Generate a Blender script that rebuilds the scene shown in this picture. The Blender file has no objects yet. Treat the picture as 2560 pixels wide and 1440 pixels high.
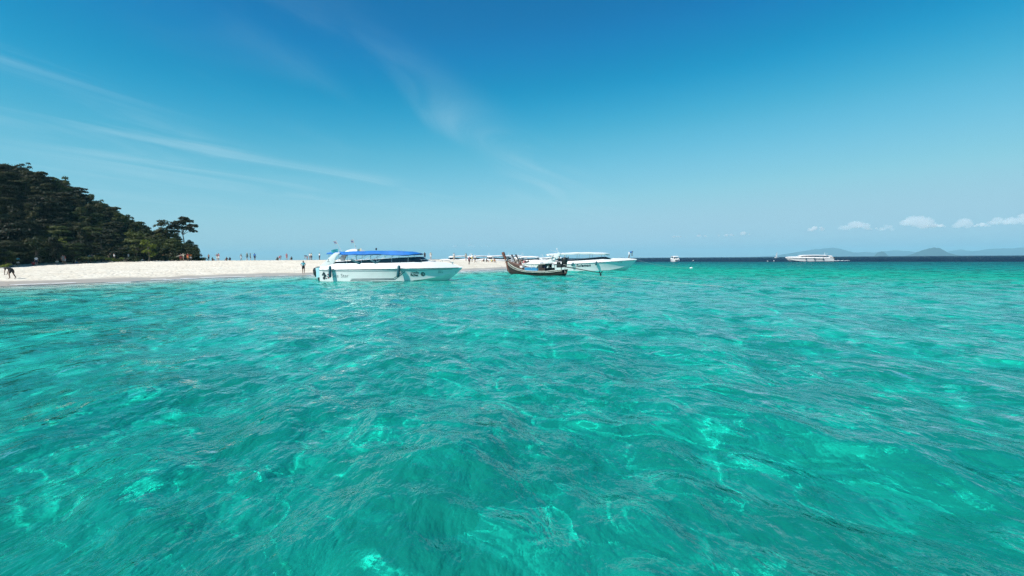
import bpy, bmesh, math, random
import numpy as np
from mathutils import Vector, Matrix

# ------------------------------------------------------------------ camera, sky, sun, exposure
sc = bpy.context.scene
COL = sc.collection
R = math.radians
CAM_H, F = 2.0, 1280.0
cam = bpy.data.cameras.new('camera')
camo = bpy.data.objects.new('camera', cam)
COL.objects.link(camo)
cam.sensor_width, cam.lens, cam.clip_start, cam.clip_end = 36.0, 18.0, 0.1, 60000.0
CM = Matrix.Rotation(R(90 - 3.30), 4, 'X') @ Matrix.Rotation(R(-0.37), 4, 'Z')
camo.matrix_world = Matrix.Translation((0, 0, CAM_H)) @ CM
sc.camera = camo

SUN_EL = R(46)
SUN = Vector((-0.79 * math.cos(SUN_EL), -0.61 * math.cos(SUN_EL), math.sin(SUN_EL))).normalized()
sl = bpy.data.lights.new('sun', 'SUN')
sl.energy, sl.angle, sl.color = 5.0, R(0.53), (1.0, 0.95, 0.88)
sl.cycles.is_caustics_light = True
so = bpy.data.objects.new('sun', sl)
so.rotation_euler = SUN.to_track_quat('Z', 'Y').to_euler()
so.location = (-60, 20, 90)
COL.objects.link(so)

world = bpy.data.worlds.new('World')
sc.world = world
world.use_nodes = True


def build_sky():
    nt = world.node_tree
    N, Lk = nt.nodes, nt.links
    bg = N['Background']
    sk = N.new('ShaderNodeTexSky')
    sk.sky_type, sk.sun_disc = 'NISHITA', False
    sk.sun_elevation, sk.sun_rotation = SUN_EL, math.atan2(SUN.x, SUN.y)
    sk.air_density, sk.dust_density, sk.ozone_density, sk.altitude = 1.0, 0.0, 3.0, 0
    mul = N.new('ShaderNodeVectorMath'); mul.operation = 'SCALE'
    mul.inputs['Scale'].default_value = 0.1
    Lk.new(sk.outputs[0], mul.inputs[0])
    cv = N.new('ShaderNodeRGBCurve')
    lin = lambda c: (c / 255 / 12.92) if c < 10.3 else ((c / 255 + .055) / 1.055) ** 2.4
    PTS = {0: [(0, 0), (92, 0), (101, 0), (109, 5), (117, 42), (134, 92), (155, 127), (184, 155), (221, 166), (255, 168)],
           1: [(0, 66), (120, 108), (131, 126), (139, 140), (148, 156), (167, 181), (187, 196), (209, 204), (227, 204), (255, 205)],
           2: [(0, 126), (158, 169), (169, 184), (177, 190), (185, 199), (199, 210), (211, 218), (225, 221), (255, 221)]}
    for ci, pts in PTS.items():
        c = cv.mapping.curves[ci]
        for k, (a, b) in enumerate(pts):
            x, y = lin(a), lin(b)
            if k == 0:
                c.points[0].location = (x, y)
            elif k == len(pts) - 1:
                c.points[-1].location = (x, y)
            else:
                c.points.new(x, y)
        for p in c.points:
            p.handle_type = 'AUTO_CLAMPED'
    cv.mapping.extend = 'HORIZONTAL'
    cv.mapping.update()
    Lk.new(mul.outputs[0], cv.inputs['Color'])
    # thin high cirrus drawn out along the wind, on a flat layer high above
    tc = N.new('ShaderNodeTexCoord')
    sep = N.new('ShaderNodeSeparateXYZ'); Lk.new(tc.outputs['Generated'], sep.inputs[0])
    mz = N.new('ShaderNodeMath'); mz.operation = 'MAXIMUM'; mz.inputs[1].default_value = 0.03
    Lk.new(sep.outputs['Z'], mz.inputs[0])
    dv = N.new('ShaderNodeVectorMath'); dv.operation = 'DIVIDE'
    cz = N.new('ShaderNodeCombineXYZ')
    for i in range(3):
        Lk.new(mz.outputs[0], cz.inputs[i])
    Lk.new(tc.outputs['Generated'], dv.inputs[0]); Lk.new(cz.outputs[0], dv.inputs[1])

    def noise(scale_across, scale_along, detail, rough, loc, dist=0.0):
        mp = N.new('ShaderNodeMapping'); mp.vector_type = 'TEXTURE'
        mp.inputs['Location'].default_value = loc
        mp.inputs['Rotation'].default_value = (0, 0, R(-22))
        mp.inputs['Scale'].default_value = (1 / scale_across, 1 / scale_along, 1)
        Lk.new(dv.outputs[0], mp.inputs['Vector'])
        n = N.new('ShaderNodeTexNoise'); n.noise_dimensions = '2D'
        n.inputs['Scale'].default_value = 1.0
        n.inputs['Detail'].default_value = detail
        n.inputs['Roughness'].default_value = rough
        n.inputs['Distortion'].default_value = dist
        Lk.new(mp.outputs[0], n.inputs['Vector'])
        return n.outputs[0]
    a = noise(0.95, 0.30, 10, 0.56, (0.2, 0.9, 0), 0.9)
    b = noise(0.42, 0.16, 2, 0.5, (2.4, -1.0, 0))
    ra = N.new('ShaderNodeMapRange'); ra.inputs[1].default_value, ra.inputs[2].default_value = 0.34, 0.80
    rb = N.new('ShaderNodeMapRange'); rb.inputs[1].default_value, rb.inputs[2].default_value = 0.30, 0.62
    rot = N.new('ShaderNodeVectorMath'); rot.operation = 'DOT_PRODUCT'; rot.inputs[1].default_value = (0.93, -0.37, 0)
    Lk.new(dv.outputs[0], rot.inputs[0])
    rc = N.new('ShaderNodeMapRange'); rc.interpolation_type = 'SMOOTHSTEP'
    for i_, v_ in zip((1, 2, 3, 4), (-2.2, -1.2, 1.0, 0.0)): rc.inputs[i_].default_value = v_
    Lk.new(rot.outputs['Value'], rc.inputs[0])
    ra.interpolation_type = rb.interpolation_type = 'SMOOTHSTEP'
    Lk.new(a, ra.inputs[0]); Lk.new(b, rb.inputs[0])
    m1 = N.new('ShaderNodeMath'); m1.operation = 'MULTIPLY'
    Lk.new(ra.outputs[0], m1.inputs[0]); Lk.new(rb.outputs[0], m1.inputs[1])
    mk = N.new('ShaderNodeMath'); mk.operation = 'MULTIPLY'; Lk.new(m1.outputs[0], mk.inputs[0]); Lk.new(rc.outputs[0], mk.inputs[1])
    m2 = N.new('ShaderNodeMath'); m2.operation = 'MULTIPLY'; m2.inputs[1].default_value = 0.58
    Lk.new(mk.outputs[0], m2.inputs[0])
    fade = N.new('ShaderNodeMapRange'); fade.inputs[1].default_value, fade.inputs[2].default_value = 0.05, 0.2
    Lk.new(sep.outputs['Z'], fade.inputs[0])
    m3 = N.new('ShaderNodeMath'); m3.operation = 'MULTIPLY'
    Lk.new(m2.outputs[0], m3.inputs[0]); Lk.new(fade.outputs[0], m3.inputs[1])
    mx = N.new('ShaderNodeMixRGB'); mx.inputs[2].default_value = (0.50, 0.72, 0.82, 1)
    Lk.new(m3.outputs[0], mx.inputs[0]); Lk.new(cv.outputs[0], mx.inputs[1])
    sc10 = N.new('ShaderNodeVectorMath'); sc10.operation = 'SCALE'; sc10.inputs['Scale'].default_value = 10.0
    Lk.new(mx.outputs[0], sc10.inputs[0])
    Lk.new(sc10.outputs[0], bg.inputs['Color'])
    bg.inputs['Strength'].default_value = 0.085


build_sky()
vs = sc.view_settings
vs.view_transform, vs.look, vs.exposure, vs.gamma = 'Standard', 'None', 0.3, 1.0
cy = sc.cycles
cy.use_denoising = True
cy.denoising_prefilter = "NONE"
cy.denoising_quality = "HIGH"
cy.sample_clamp_direct = 2.6
cy.max_bounces, cy.diffuse_bounces, cy.glossy_bounces, cy.transmission_bounces = 6, 2, 2, 3
cy.transparent_max_bounces, cy.volume_bounces = 6, 3
cy.caustics_reflective = False
cy.use_light_tree = False
cy.sample_clamp_indirect = 6.0

rng = np.random.default_rng(11)
random.seed(7)


# ------------------------------------------------------------------ helpers
def at(px, py, Y):
    d = CM.to_3x3() @ Vector(((px - 1280) / F, (720 - py) / F, -1))
    return Vector((0, 0, CAM_H)) + d * (Y / d.y)


def smooth(x):
    x = np.clip(x, 0, 1)
    return x * x * (3 - 2 * x)


def tag(o, label=None, cat=None, group=None, kind=None):
    if label: o['label'] = label
    if cat: o['category'] = cat
    if group: o['group'] = group
    if kind: o['kind'] = kind
    return o


def empty(name, loc=(0, 0, 0), rz=0.0, scale=1.0):
    o = bpy.data.objects.new(name, None)
    o.empty_display_size = 0.3
    o.location, o.rotation_euler, o.scale = loc, (0, 0, rz), (scale,) * 3
    COL.objects.link(o)
    return o


def raw_mesh(name, v, f, smoothed=True):
    v = np.asarray(v, np.float32); f = np.asarray(f, np.int32)
    m = bpy.data.meshes.new(name)
    m.vertices.add(len(v)); m.vertices.foreach_set('co', v.ravel())
    m.loops.add(f.size); m.loops.foreach_set('vertex_index', f.ravel())
    m.polygons.add(len(f))
    m.polygons.foreach_set('loop_start', np.arange(0, f.size, f.shape[1], dtype=np.int32))
    m.update(calc_edges=True)
    if smoothed:
        m.polygons.foreach_set('use_smooth', np.ones(len(f), bool))
    return m


def link(name, me, mat=None, parent=None):
    o = bpy.data.objects.new(name, me)
    COL.objects.link(o)
    if mat is not None and not me.materials:
        me.materials.append(mat)
    if parent is not None:
        o.parent = parent
    return o


class MB:
    """collects faces of ONE piece"""
    def __init__(s): s.v, s.f = [], []

    def grid(s, rows, closed=False, cap=False):
        n = len(rows[0]); b = len(s.v)
        for r in rows: s.v += [tuple(p) for p in r]
        for i in range(len(rows) - 1):
            for j in range(n if closed else n - 1):
                k = (j + 1) % n
                s.f.append((b + i * n + j, b + i * n + k, b + (i + 1) * n + k, b + (i + 1) * n + j))
        if cap:
            s.f.append(tuple(b + j for j in reversed(range(n))))
            s.f.append(tuple(b + (len(rows) - 1) * n + j for j in range(n)))
        return s

    def box(s, c, d, rot=None):
        b = len(s.v)
        for x in (-.5, .5):
            for y in (-.5, .5):
                for z in (-.5, .5):
                    p = Vector((x * d[0], y * d[1], z * d[2]))
                    if rot is not None: p = rot @ p
                    s.v.append(tuple(Vector(c) + p))
        for q in ((0, 1, 3, 2), (4, 6, 7, 5), (0, 4, 5, 1), (2, 3, 7, 6), (0, 2, 6, 4), (1, 5, 7, 3)):
            s.f.append(tuple(b + i for i in q))
        return s

    def tube(s, pts, r, n=8, cap=True):
        pts = [Vector(p) for p in pts]
        rows = []
        for i, p in enumerate(pts):
            t = (pts[min(i + 1, len(pts) - 1)] - pts[max(i - 1, 0)]).normalized()
            up = Vector((0, 0, 1)) if abs(t.z) < .9 else Vector((0, 1, 0))
            a = t.cross(up).normalized(); c = a.cross(t)
            rr = r[i] if isinstance(r, (list, tuple)) else r
            rows.append([p + (a * math.cos(k * 2 * math.pi / n) + c * math.sin(k * 2 * math.pi / n)) * rr for k in range(n)])
        return s.grid(rows, True, cap)

    def prism(s, poly, y0, y1):
        """poly of (x, z) drawn out along y"""
        b, n = len(s.v), len(poly)
        s.v += [(x, y0, z) for x, z in poly] + [(x, y1, z) for x, z in poly]
        s.f.append(tuple(b + i for i in range(n)))
        s.f.append(tuple(b + n + i for i in reversed(range(n))))
        for i in range(n):
            k = (i + 1) % n
            s.f.append((b + i, b + n + i, b + n + k, b + k))
        return s

    def ball(s, c, r, nu=12, nv=8):
        rows = []
        for i in range(nv + 1):
            a = math.pi * i / nv
            rows.append([(c[0] + r[0] * math.sin(a) * math.cos(2 * math.pi * j / nu),
                          c[1] + r[1] * math.sin(a) * math.sin(2 * math.pi * j / nu),
                          c[2] - r[2] * math.cos(a)) for j in range(nu)])
        return s.grid(rows, True)

    def mesh(s, name, mat=None, sharp=38, bevel=0.0):
        m = bpy.data.meshes.new(name)
        m.from_pydata(s.v, [], s.f)
        bm = bmesh.new(); bm.from_mesh(m)
        bmesh.ops.remove_doubles(bm, verts=bm.verts, dist=1e-5)
        bmesh.ops.recalc_face_normals(bm, faces=bm.faces)
        if bevel:
            es = [e for e in bm.edges if len(e.link_faces) == 2 and e.calc_face_angle(0) > 0.6]
            bmesh.ops.bevel(bm, geom=es, offset=bevel, segments=2, affect='EDGES', profile=.6)
        bm.to_mesh(m); bm.free()
        m.polygons.foreach_set('use_smooth', np.ones(len(m.polygons), bool))
        m.set_sharp_from_angle(angle=R(sharp))
        if mat is not None: m.materials.append(mat)
        return m

    def build(s, name, mat, parent=None, sharp=38, bevel=0.0):
        return link(name, s.mesh(name, mat, sharp, bevel), None, parent)


# ------------------------------------------------------------------ materials
MATS = {}


def mat(name, col, rough=0.5, metal=0.0, spec=0.5, var=0.0, scale=3.0, bump=0.0, bscale=20.0, coat=0.0):
    """painted or plain surface with a little uneven colour and relief"""
    if name in MATS: return MATS[name]
    m = bpy.data.materials.new(name); m.use_nodes = True
    N, L = m.node_tree.nodes, m.node_tree.links
    p = N['Principled BSDF']
    p.inputs['Base Color'].default_value = (*col, 1)
    p.inputs['Roughness'].default_value = rough
    p.inputs['Metallic'].default_value = metal
    p.inputs['Specular IOR Level'].default_value = spec
    p.inputs['Coat Weight'].default_value = coat
    tc = N.new('ShaderNodeTexCoord')
    if var:
        n = N.new('ShaderNodeTexNoise'); n.inputs['Scale'].default_value = scale; n.inputs['Detail'].default_value = 5
        L.new(tc.outputs['Object'], n.inputs['Vector'])
        r = N.new('ShaderNodeMapRange'); r.inputs[1].default_value, r.inputs[2].default_value = .3, .7
        r.inputs[3].default_value, r.inputs[4].default_value = 1 - var, 1 + var * .4
        L.new(n.outputs[0], r.inputs[0])
        mx = N.new('ShaderNodeVectorMath'); mx.operation = 'SCALE'; mx.inputs[0].default_value = col
        L.new(r.outputs[0], mx.inputs['Scale']); L.new(mx.outputs[0], p.inputs['Base Color'])
    if bump:
        n = N.new('ShaderNodeTexNoise'); n.inputs['Scale'].default_value = bscale; n.inputs['Detail'].default_value = 4
        L.new(tc.outputs['Object'], n.inputs['Vector'])
        b = N.new('ShaderNodeBump'); b.inputs['Strength'].default_value = bump; b.inputs['Distance'].default_value = .03
        L.new(n.outputs[0], b.inputs['Height']); L.new(b.outputs[0], p.inputs['Normal'])
    MATS[name] = m
    return m


def foliage_mat(name, c0, c1):
    m = bpy.data.materials.new(name); m.use_nodes = True
    N, L = m.node_tree.nodes, m.node_tree.links
    p = N['Principled BSDF']; p.inputs['Roughness'].default_value = .6; p.inputs['Specular IOR Level'].default_value = .25
    oi = N.new('ShaderNodeObjectInfo'); tc = N.new('ShaderNodeTexCoord')
    n = N.new('ShaderNodeTexNoise'); n.inputs['Scale'].default_value = .9; n.inputs['Detail'].default_value = 3
    L.new(tc.outputs['Object'], n.inputs['Vector'])
    ad = N.new('ShaderNodeMath'); ad.operation = 'MULTIPLY_ADD'; ad.inputs[1].default_value = .6; ad.inputs[2].default_value = -.3
    L.new(oi.outputs['Random'], ad.inputs[0])
    a2 = N.new('ShaderNodeMath'); a2.operation = 'ADD'; L.new(ad.outputs[0], a2.inputs[0]); L.new(n.outputs[0], a2.inputs[1])
    cr = N.new('ShaderNodeValToRGB'); e = cr.color_ramp.elements
    e[0].position, e[0].color = .2, (*c0, 1)
    e[1].position, e[1].color = .8, (*c1, 1)
    L.new(a2.outputs[0], cr.inputs[0]); L.new(cr.outputs[0], p.inputs['Base Color'])
    tr = N.new('ShaderNodeBsdfTranslucent'); L.new(cr.outputs[0], tr.inputs['Color'])
    mx = N.new('ShaderNodeMixShader'); mx.inputs[0].default_value = .28
    L.new(p.outputs[0], mx.inputs[1]); L.new(tr.outputs[0], mx.inputs[2])
    L.new(mx.outputs[0], N['Material Output'].inputs[0])
    return m


def sand_mat(name, seabed):
    m = bpy.data.materials.new(name); m.use_nodes = True
    N, L = m.node_tree.nodes, m.node_tree.links
    p = N['Principled BSDF']; p.inputs['Roughness'].default_value = .9; p.inputs['Specular IOR Level'].default_value = .2
    tc = N.new('ShaderNodeTexCoord')

    def noise(s, d=5, ro=.55, dist=0.0, typ=None):
        n = N.new('ShaderNodeTexNoise'); n.inputs['Scale'].default_value = s; n.inputs['Detail'].default_value = d
        n.inputs['Roughness'].default_value = ro; n.inputs['Distortion'].default_value = dist
        L.new(tc.outputs['Object'], n.inputs['Vector']); return n.outputs[0]

    def rng_(src, a, b, c=0., d=1.):
        r = N.new('ShaderNodeMapRange'); r.interpolation_type = 'SMOOTHSTEP'
        for i, v in zip((1, 2, 3, 4), (a, b, c, d)): r.inputs[i].default_value = v
        L.new(src, r.inputs[0]); return r.outputs[0]

    def mix(fac, a, b):
        x = N.new('ShaderNodeMixRGB')
        if isinstance(fac, float): x.inputs[0].default_value = fac
        else: L.new(fac, x.inputs[0])
        for i, v in ((1, a), (2, b)):
            if isinstance(v, tuple): x.inputs[i].default_value = (*v, 1)
            else: L.new(v, x.inputs[i])
        return x.outputs[0]

    if seabed:
        base = mix(rng_(noise(.35, 4), .35, .65), (.70, .68, .60), (.85, .83, .76))
        weed = rng_(noise(.55, 7, .66, .5), .49, .57)
        c = mix(weed, base, (.06, .085, .05))
        coral = rng_(noise(1.7, 5, .6, .5), .55, .64)
        c = mix(coral, c, (.16, .18, .12))
    else:
        base = mix(rng_(noise(.5, 6), .35, .65), (.66, .59, .47), (.75, .69, .57))
        c = mix(rng_(noise(4.5, 5), .57, .68), base, (.40, .34, .27))
        sp = N.new('ShaderNodeSeparateXYZ'); L.new(tc.outputs['Object'], sp.inputs[0])
        ad = N.new('ShaderNodeMath'); ad.operation = 'MULTIPLY_ADD'; ad.inputs[1].default_value = -.35
        L.new(noise(.22, 3), ad.inputs[0]); L.new(sp.outputs['Z'], ad.inputs[2])
        wet = rng_(ad.outputs[0], .02, .14, 1., 0.)
        c = mix(wet, c, (.46, .39, .31))
        ro = N.new('ShaderNodeMapRange'); ro.inputs[3].default_value, ro.inputs[4].default_value = .92, .35
        L.new(wet, ro.inputs[0]); L.new(ro.outputs[0], p.inputs['Roughness'])
        # trodden sand: dimples of footprints
        vo = N.new('ShaderNodeTexVoronoi'); vo.inputs['Scale'].default_value = 1.5; vo.inputs['Randomness'].default_value = 1
        L.new(tc.outputs['Object'], vo.inputs['Vector'])
        dim = rng_(vo.outputs['Distance'], .05, .4)
        dry = N.new('ShaderNodeMath'); dry.operation = 'SUBTRACT'; dry.inputs[0].default_value = 1.0; L.new(wet, dry.inputs[1])
        dm = N.new('ShaderNodeMath'); dm.operation = 'MULTIPLY'; L.new(dim, dm.inputs[0]); L.new(dry.outputs[0], dm.inputs[1])
        b1 = N.new('ShaderNodeBump'); b1.inputs['Strength'].default_value = .8; b1.inputs['Distance'].default_value = .10
        L.new(dm.outputs[0], b1.inputs['Height'])
        b2 = N.new('ShaderNodeBump'); b2.inputs['Strength'].default_value = .6; b2.inputs['Distance'].default_value = .06
        L.new(noise(3.2, 6, .6), b2.inputs['Height']); L.new(b1.outputs[0], b2.inputs['Normal'])
        L.new(b2.outputs[0], p.inputs['Normal'])
    L.new(c, p.inputs['Base Color'])
    return m


def sea_mat():
    m = bpy.data.materials.new('sea_water'); m.use_nodes = True
    N, L = m.node_tree.nodes, m.node_tree.links
    N.remove(N['Principled BSDF'])
    at_ = N.new('ShaderNodeAttribute'); at_.attribute_name = 'water_depth'
    cr = N.new('ShaderNodeValToRGB'); cr.color_ramp.interpolation = 'EASE'
    sq = N.new('ShaderNodeMath'); sq.operation = 'POWER'; sq.inputs[1].default_value = .5
    dv = N.new('ShaderNodeMath'); dv.operation = 'DIVIDE'; dv.inputs[1].default_value = 25.0; dv.use_clamp = True
    L.new(at_.outputs['Fac'], dv.inputs[0]); L.new(dv.outputs[0], sq.inputs[0]); L.new(sq.outputs[0], cr.inputs[0])
    stops = [(0, (.98, .99, .98)), (.12, (.86, .96, .94)), (.5, (.52, .93, .90)), (1.2, (.25, .94, .89)), (2.2, (.08, .92, .81)),
             (3.5, (.03, .78, .76)), (8, (.005, .28, .45)), (22, (0, .08, .22))]
    while len(cr.color_ramp.elements) < len(stops): cr.color_ramp.elements.new(.5)
    for e, (d, c) in zip(cr.color_ramp.elements, stops):
        e.position, e.color = math.sqrt(d / 25), (*c, 1)
    tc = N.new('ShaderNodeTexCoord')
    mp = N.new('ShaderNodeMapping'); mp.inputs['Rotation'].default_value = (0, 0, R(20)); mp.inputs['Scale'].default_value = (1.0, .55, 1)
    L.new(tc.outputs['Object'], mp.inputs['Vector'])
    n1 = N.new('ShaderNodeTexNoise'); n1.inputs['Scale'].default_value = 3.2; n1.inputs['Detail'].default_value = 4; n1.inputs['Roughness'].default_value = .52
    n1.inputs['Distortion'].default_value = .25
    L.new(mp.outputs[0], n1.inputs['Vector'])
    b1 = N.new('ShaderNodeBump'); b1.inputs['Strength'].default_value = 1.0; b1.inputs['Distance'].default_value = .10
    L.new(n1.outputs[0], b1.inputs['Height'])
    n2 = N.new('ShaderNodeTexNoise'); n2.inputs['Scale'].default_value = 2.2; n2.inputs['Detail'].default_value = 3; n2.inputs['Roughness'].default_value = .48
    L.new(mp.outputs[0], n2.inputs['Vector'])
    b2 = N.new('ShaderNodeBump'); b2.inputs['Strength'].default_value = 1.0; b2.inputs['Distance'].default_value = .12
    L.new(n2.outputs[0], b2.inputs['Height']); L.new(b1.outputs[0], b2.inputs['Normal'])
    # slopes of the waves too far off to be built: a tilt, not a relief
    lo_ = N.new('ShaderNodeAttribute'); lo_.attribute_name = 'far_chop'
    n3 = N.new('ShaderNodeTexNoise'); n3.inputs['Scale'].default_value = 1.0; n3.inputs['Detail'].default_value = 5; n3.inputs['Roughness'].default_value = .65
    L.new(mp.outputs[0], n3.inputs['Vector'])
    sb = N.new('ShaderNodeVectorMath'); sb.operation = 'SUBTRACT'; sb.inputs[1].default_value = (.5, .5, .5)
    L.new(n3.outputs['Color'], sb.inputs[0])
    fl = N.new('ShaderNodeVectorMath'); fl.operation = 'MULTIPLY'; fl.inputs[1].default_value = (2.6, 2.6, 0)
    L.new(sb.outputs[0], fl.inputs[0])
    sc_ = N.new('ShaderNodeVectorMath'); sc_.operation = 'SCALE'; L.new(fl.outputs[0], sc_.inputs[0]); L.new(lo_.outputs['Fac'], sc_.inputs['Scale'])
    ad_ = N.new('ShaderNodeVectorMath'); ad_.operation = 'ADD'; L.new(b2.outputs[0], ad_.inputs[0]); L.new(sc_.outputs[0], ad_.inputs[1])
    nn = N.new('ShaderNodeVectorMath'); nn.operation = 'NORMALIZE'; L.new(ad_.outputs[0], nn.inputs[0])
    b2 = nn
    fr = N.new('ShaderNodeFresnel'); fr.inputs['IOR'].default_value = 1.33; L.new(b2.outputs[0], fr.inputs['Normal'])
    gl = N.new('ShaderNodeBsdfGlossy'); gl.inputs['Roughness'].default_value = .06; gl.inputs['Color'].default_value = (.84, .97, 1, 1)
    L.new(b2.outputs[0], gl.inputs['Normal'])
    rf = N.new('ShaderNodeBsdfRefraction'); rf.inputs['Roughness'].default_value = 0; rf.inputs['IOR'].default_value = 1.33
    L.new(cr.outputs[0], rf.inputs['Color'])
    b3 = N.new('ShaderNodeBump'); b3.inputs['Strength'].default_value = 1.0; b3.inputs['Distance'].default_value = .011
    L.new(n1.outputs[0], b3.inputs['Height']); L.new(b3.outputs[0], rf.inputs['Normal'])
    # light scattered back by the fine coral sand held in the water
    cb = N.new('ShaderNodeValToRGB'); cb.color_ramp.interpolation = 'EASE'; L.new(sq.outputs[0], cb.inputs[0])
    body = [(0, (.50, .54, .50)), (.15, (.36, .50, .47)), (.5, (.14, .40, .37)), (1.2, (.026, .39, .34)), (2.2, (.005, .335, .25)), (3.5, (.002, .215, .21)), (7, (.001, .05, .10)), (22, (0, .011, .048))]
    while len(cb.color_ramp.elements) < len(body): cb.color_ramp.elements.new(.5)
    for e, (d, c) in zip(cb.color_ramp.elements, body):
        e.position, e.color = math.sqrt(d / 25), (*c, 1)
    df = N.new('ShaderNodeBsdfDiffuse'); L.new(cb.outputs[0], df.inputs['Color']); L.new(b1.outputs[0], df.inputs['Normal'])
    tb = N.new('ShaderNodeMapRange'); tb.inputs[1].default_value, tb.inputs[2].default_value = 0.0, 1.6
    tb.inputs[3].default_value, tb.inputs[4].default_value = .10, .50
    L.new(at_.outputs['Fac'], tb.inputs[0])
    bd = N.new('ShaderNodeMixShader'); L.new(tb.outputs[0], bd.inputs[0]); L.new(rf.outputs[0], bd.inputs[1]); L.new(df.outputs[0], bd.inputs[2])
    # crests hide part of the troughs from a low eye: less mirror far off
    mk = N.new('ShaderNodeMath'); mk.operation = 'MULTIPLY_ADD'; mk.inputs[1].default_value = -.8; mk.inputs[2].default_value = 1.0
    pw = N.new('ShaderNodeMath'); pw.operation = 'POWER'; pw.inputs[1].default_value = 4.0; L.new(lo_.outputs['Fac'], pw.inputs[0])
    L.new(pw.outputs[0], mk.inputs[0])
    fm = N.new('ShaderNodeMath'); fm.operation = 'MULTIPLY'; L.new(fr.outputs[0], fm.inputs[0]); L.new(mk.outputs[0], fm.inputs[1])
    mx = N.new('ShaderNodeMixShader'); L.new(fm.outputs[0], mx.inputs[0]); L.new(bd.outputs[0], mx.inputs[1]); L.new(gl.outputs[0], mx.inputs[2])
    L.new(mx.outputs[0], N['Material Output'].inputs[0])
    return m


# ------------------------------------------------------------------ terrain: beach spit, seabed, wooded hill
LAND = np.array([(-75, -60), (-62, -10), (-54, 18), (-42, 42), (-34, 59), (-27, 66), (-16, 75.5), (-6, 85), (-2, 96), (2, 110), (8, 120),
                 (12, 128), (6, 136), (-10, 141), (-40, 145), (-90, 152), (-140, 195), (-330, 260), (-330, -60)], float)


def land_dist(X, Y):
    d = np.full(X.shape, 1e9); inside = np.zeros(X.shape, bool)
    n = len(LAND)
    for i in range(n):
        (ax, ay), (bx, by) = LAND[i], LAND[(i + 1) % n]
        ex, ey = bx - ax, by - ay
        t = np.clip(((X - ax) * ex + (Y - ay) * ey) / (ex * ex + ey * ey), 0, 1)
        d = np.minimum(d, np.hypot(X - ax - t * ex, Y - ay - t * ey))
        c = (ay > Y) != (by > Y)
        with np.errstate(divide='ignore', invalid='ignore'):
            xi = ax + (Y - ay) * ex / ey if ey else np.inf
        inside ^= c & (X < xi)
    return np.where(inside, d, -d)


def wob(X, Y, lams, seed, ang=math.pi):
    g = np.random.default_rng(seed); z = np.zeros_like(X)
    for lam in lams:
        for _ in range(3):
            a, p = g.uniform(-ang, ang), g.uniform(0, 6.28)
            z += np.sin(2 * math.pi / lam * (X * math.cos(a) + Y * math.sin(a)) + p) / 3
    return z / len(lams)


HE_X = np.array([-900, -400, -200, 0, 60, 120, 200, 260, 300, 340, 370, 400, 430, 470, 495, 508])
HE_E = np.array([258, 284, 284, 267, 261, 243, 207, 167, 139, 120, 106, 93, 78, 54, 32, 0])


def hill_z(X, Y):
    t = X / np.maximum(Y, 20.)
    px = 1280 + 1280 * t
    Y0 = np.interp(t, [-2.5, -1.3, -1.0, -.77, -.6], [38, 63, 83, 102, 113])
    Yc = Y0 + 36 - 14 * smooth((px - 330) / 170)
    top = 2 + np.interp(px, HE_X, HE_E) / 1280 * Yc
    hc = np.maximum(0, top - np.minimum(6.0, .55 * top) - 1.0) * (px < 508)
    rho = (Y - Y0) / (Yc - Y0)
    prof = np.where(rho < 1, smooth(rho * .93 + .03) ** .85, 1 - .55 * smooth((rho - 1.1) / 2.2))
    prof = np.where(rho <= 0, 0, prof)
    return hc * prof * (Y > 25)


def terrain(X, Y):
    X = np.asarray(X, float); Y = np.asarray(Y, float)
    d = land_dist(X, Y) + .9 * wob(X, Y, (9, 17), 5) + .25 * wob(X, Y, (3.1, 4.7), 6)
    H = 1.0 + .9 * smooth((Y - 76) / 30)
    zl = H * (1 - (1 - np.clip(d / 26, 0, 1)) ** 2)
    ds = np.maximum(-d, 0)
    zs = -2.0 * (1 - np.exp(-(ds / 24) ** 1.35)) * (1 + .16 * wob(X, Y, (11, 23, 37), 8))
    zs -= 3.2 * smooth((X + .8 * Y - 50) / 170) * smooth(ds / 30)
    edge = 250 - 1.1 * np.maximum(0, X - 78) + .8 * np.maximum(0, 75 - X) + 14 * wob(X, Y, (60, 130), 9)
    behind = smooth((Y - 160) / 120) * smooth((40 - X) / 60)
    deep = np.maximum(smooth((Y - edge) / 50 + .5), behind)
    zs = zs - 24 * deep
    z = np.where(d > 0, zl, zs)
    return z + hill_z(X, Y), d


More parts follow.
